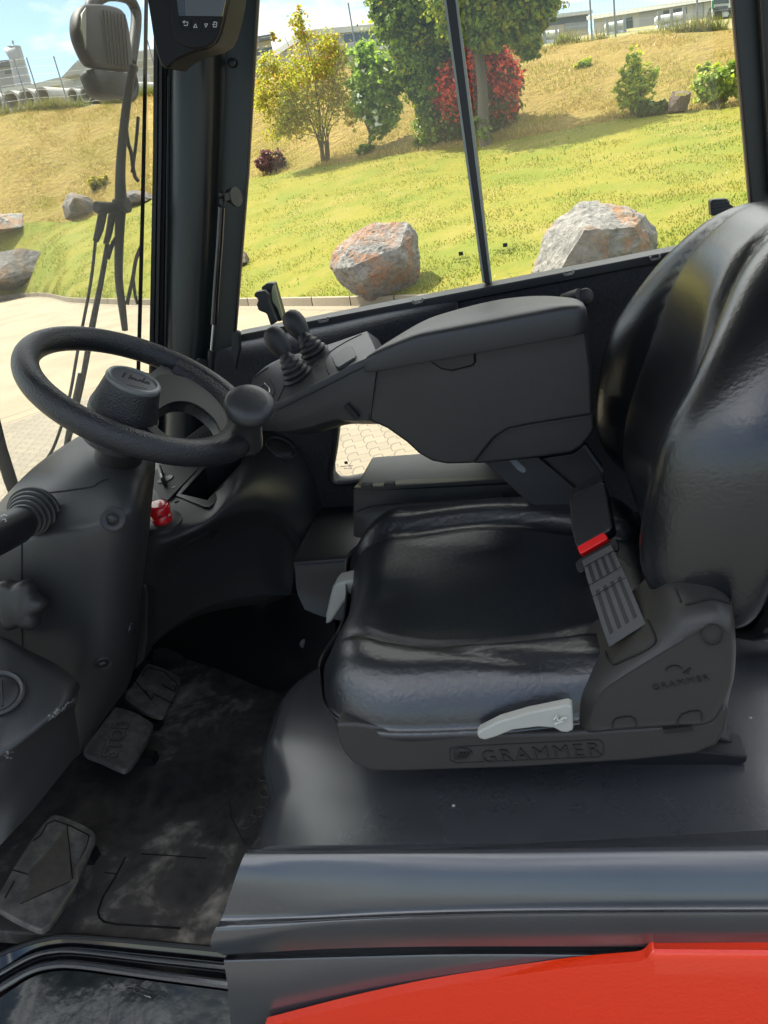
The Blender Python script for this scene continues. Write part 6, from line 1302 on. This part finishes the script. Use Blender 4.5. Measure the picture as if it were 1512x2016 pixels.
w([(1204, 42), (1244, 34), (1245, 56), (1206, 60)], gl); w([(1258, 26), (1299, 20), (1301, 50), (1259, 54)], gy, 'door'); w([(1305, 22), (1350, 14), (1351, 26), (1306, 32)], gl); w([(1364, 8), (1384, 6), (1384, 40), (1365, 42)], gy, 'door')
# stacks of white plastic pipes
whp = mat('white_plastic_pipe', (.68, .68, .64), .5)
for (xa, ya, xb, yb, rws, lb) in [(1192, 54, 1232, 46, 3, 'stack of long white pipes left of the hall door'), (1292, 40, 1350, 30, 3, 'larger stack of long white pipes in front of the hall windows'), (1045, 72, 1100, 66, 2, 'low stack of white pipes in front of the beige hall')]:
    D = BTd(xa)+8; a, b_ = Vector(aD(xa, ya, D)), Vector(aD(xb, yb, D)); e = empty('pipe_stack', (a+b_)/2+Vector((0, 0, -1))); tag(e, lb, 'pipe stack', 'stacks of white pipes')
    for k in range(rws):
        for j in range(3): 
            o_ = Vector((0, j*.34, -k*.34)); MB().tube([a+o_, b_+o_], .15, 10).build('pipe', whp, e)
    mb = MB(); 
    for t_ in (.08, .5, .92): p = a.lerp(b_, t_); mb.box((p.x-.06, p.y-.25, p.z-2.2), (p.x+.06, p.y-.18, p.z+.3))
    mb.build('rack_post', gy, e)
# lorry at the top right
Dl = BTd(1410)+10; e = empty('lorry', aD(1422, 40, Dl)); tag(e, 'white and green lorry parked behind the fence at the top right', 'lorry')
def Lp(x, y, o=0): return Vector(aD(x, y, Dl+o))
fill2('cab', [[Lp(1401, 36), Lp(1400, 2), Lp(1404, -14), (Lp(1434, -16)), Lp(1440, -2), Lp(1441, 34)]], (.5, 2.2, 0), mat('lorry_white', (.7, .72, .7), .3, coat=.5), e, bev=.06)
fill2('windscreen_pane', [[Lp(1405, 8, -.06), Lp(1405, -8, -.06), Lp(1434, -10, -.06), Lp(1435, 6, -.06)]], (.01, .04, 0), gl, e)
fill2('grille', [[Lp(1408, 24, -.06), Lp(1408, 13, -.06), Lp(1433, 11, -.06), Lp(1433, 22, -.06)]], (.01, .04, 0), dk, e)
fill2('side_stripe', [[Lp(1401, 18, -.07), Lp(1401, 2, -.07), Lp(1405, 1, -.07), Lp(1405, 17, -.07)]], (.01, .04, 0), mat('lorry_green', (.03, .25, .08), .4), e)
for x in (1404, 1437): fill2('headlight', [[Lp(x-3, 30, -.08), Lp(x-3, 25, -.08), Lp(x+3, 24.5, -.08), Lp(x+3, 29.5, -.08)]], (.01, .05, 0), mat('lamp_glass', (.6, .6, .6), .2), e)
for x in (1406, 1436): p = Lp(x, 38, .3); MB().lathe([(.48, -.15), (.5, 0), (.48, .15)], p, (1, .2, 0), 20).build('wheel', M['rubber'], e)
# ================================================================== tidy the tree of parts: thing > part > sub-part, separate pieces as separate parts
def split_loose(o):
    bm = bmesh.new(); bm.from_mesh(o.data); bm.verts.ensure_lookup_table(); seen = set(); groups_ = []
    for v in bm.verts:
        if v.index in seen: continue
        st_ = [v]; seen.add(v.index); g_ = []
        while st_:
            a = st_.pop(); g_.append(a.index)
            for e_ in a.link_edges:
                b_ = e_.other_vert(a)
                if b_.index not in seen: seen.add(b_.index); st_.append(b_)
        groups_.append(set(g_))
    if len(groups_) < 2: bm.free(); return
    for k, g_ in enumerate(groups_):
        b2 = bm.copy(); b2.verts.ensure_lookup_table(); bmesh.ops.delete(b2, geom=[v for v in b2.verts if v.index not in g_], context='VERTS')
        if k == 0: keep = b2; continue
        me = o.data.copy(); b2.to_mesh(me); b2.free(); c = o.copy(); c.data = me; COL.objects.link(c)
    keep.to_mesh(o.data); keep.free(); bm.free()
for o in list(S.objects):
    if o.name.split('.')[0] in ('pedal_bracket', 'scratch', 'sill_clip', 'button_screw', 'recliner_bolt', 'rack_post', 'vent_slot', 'pull_knob', 'mat_rib', 'paint_fleck', 'hinge_pin', 'stalk_icon', 'flowers_'): split_loose(o)
def depth(o):
    d = 1
    while o.parent: o = o.parent; d += 1
    return d
for o in list(S.objects):
    while depth(o) > 3: o.parent = o.parent.parent
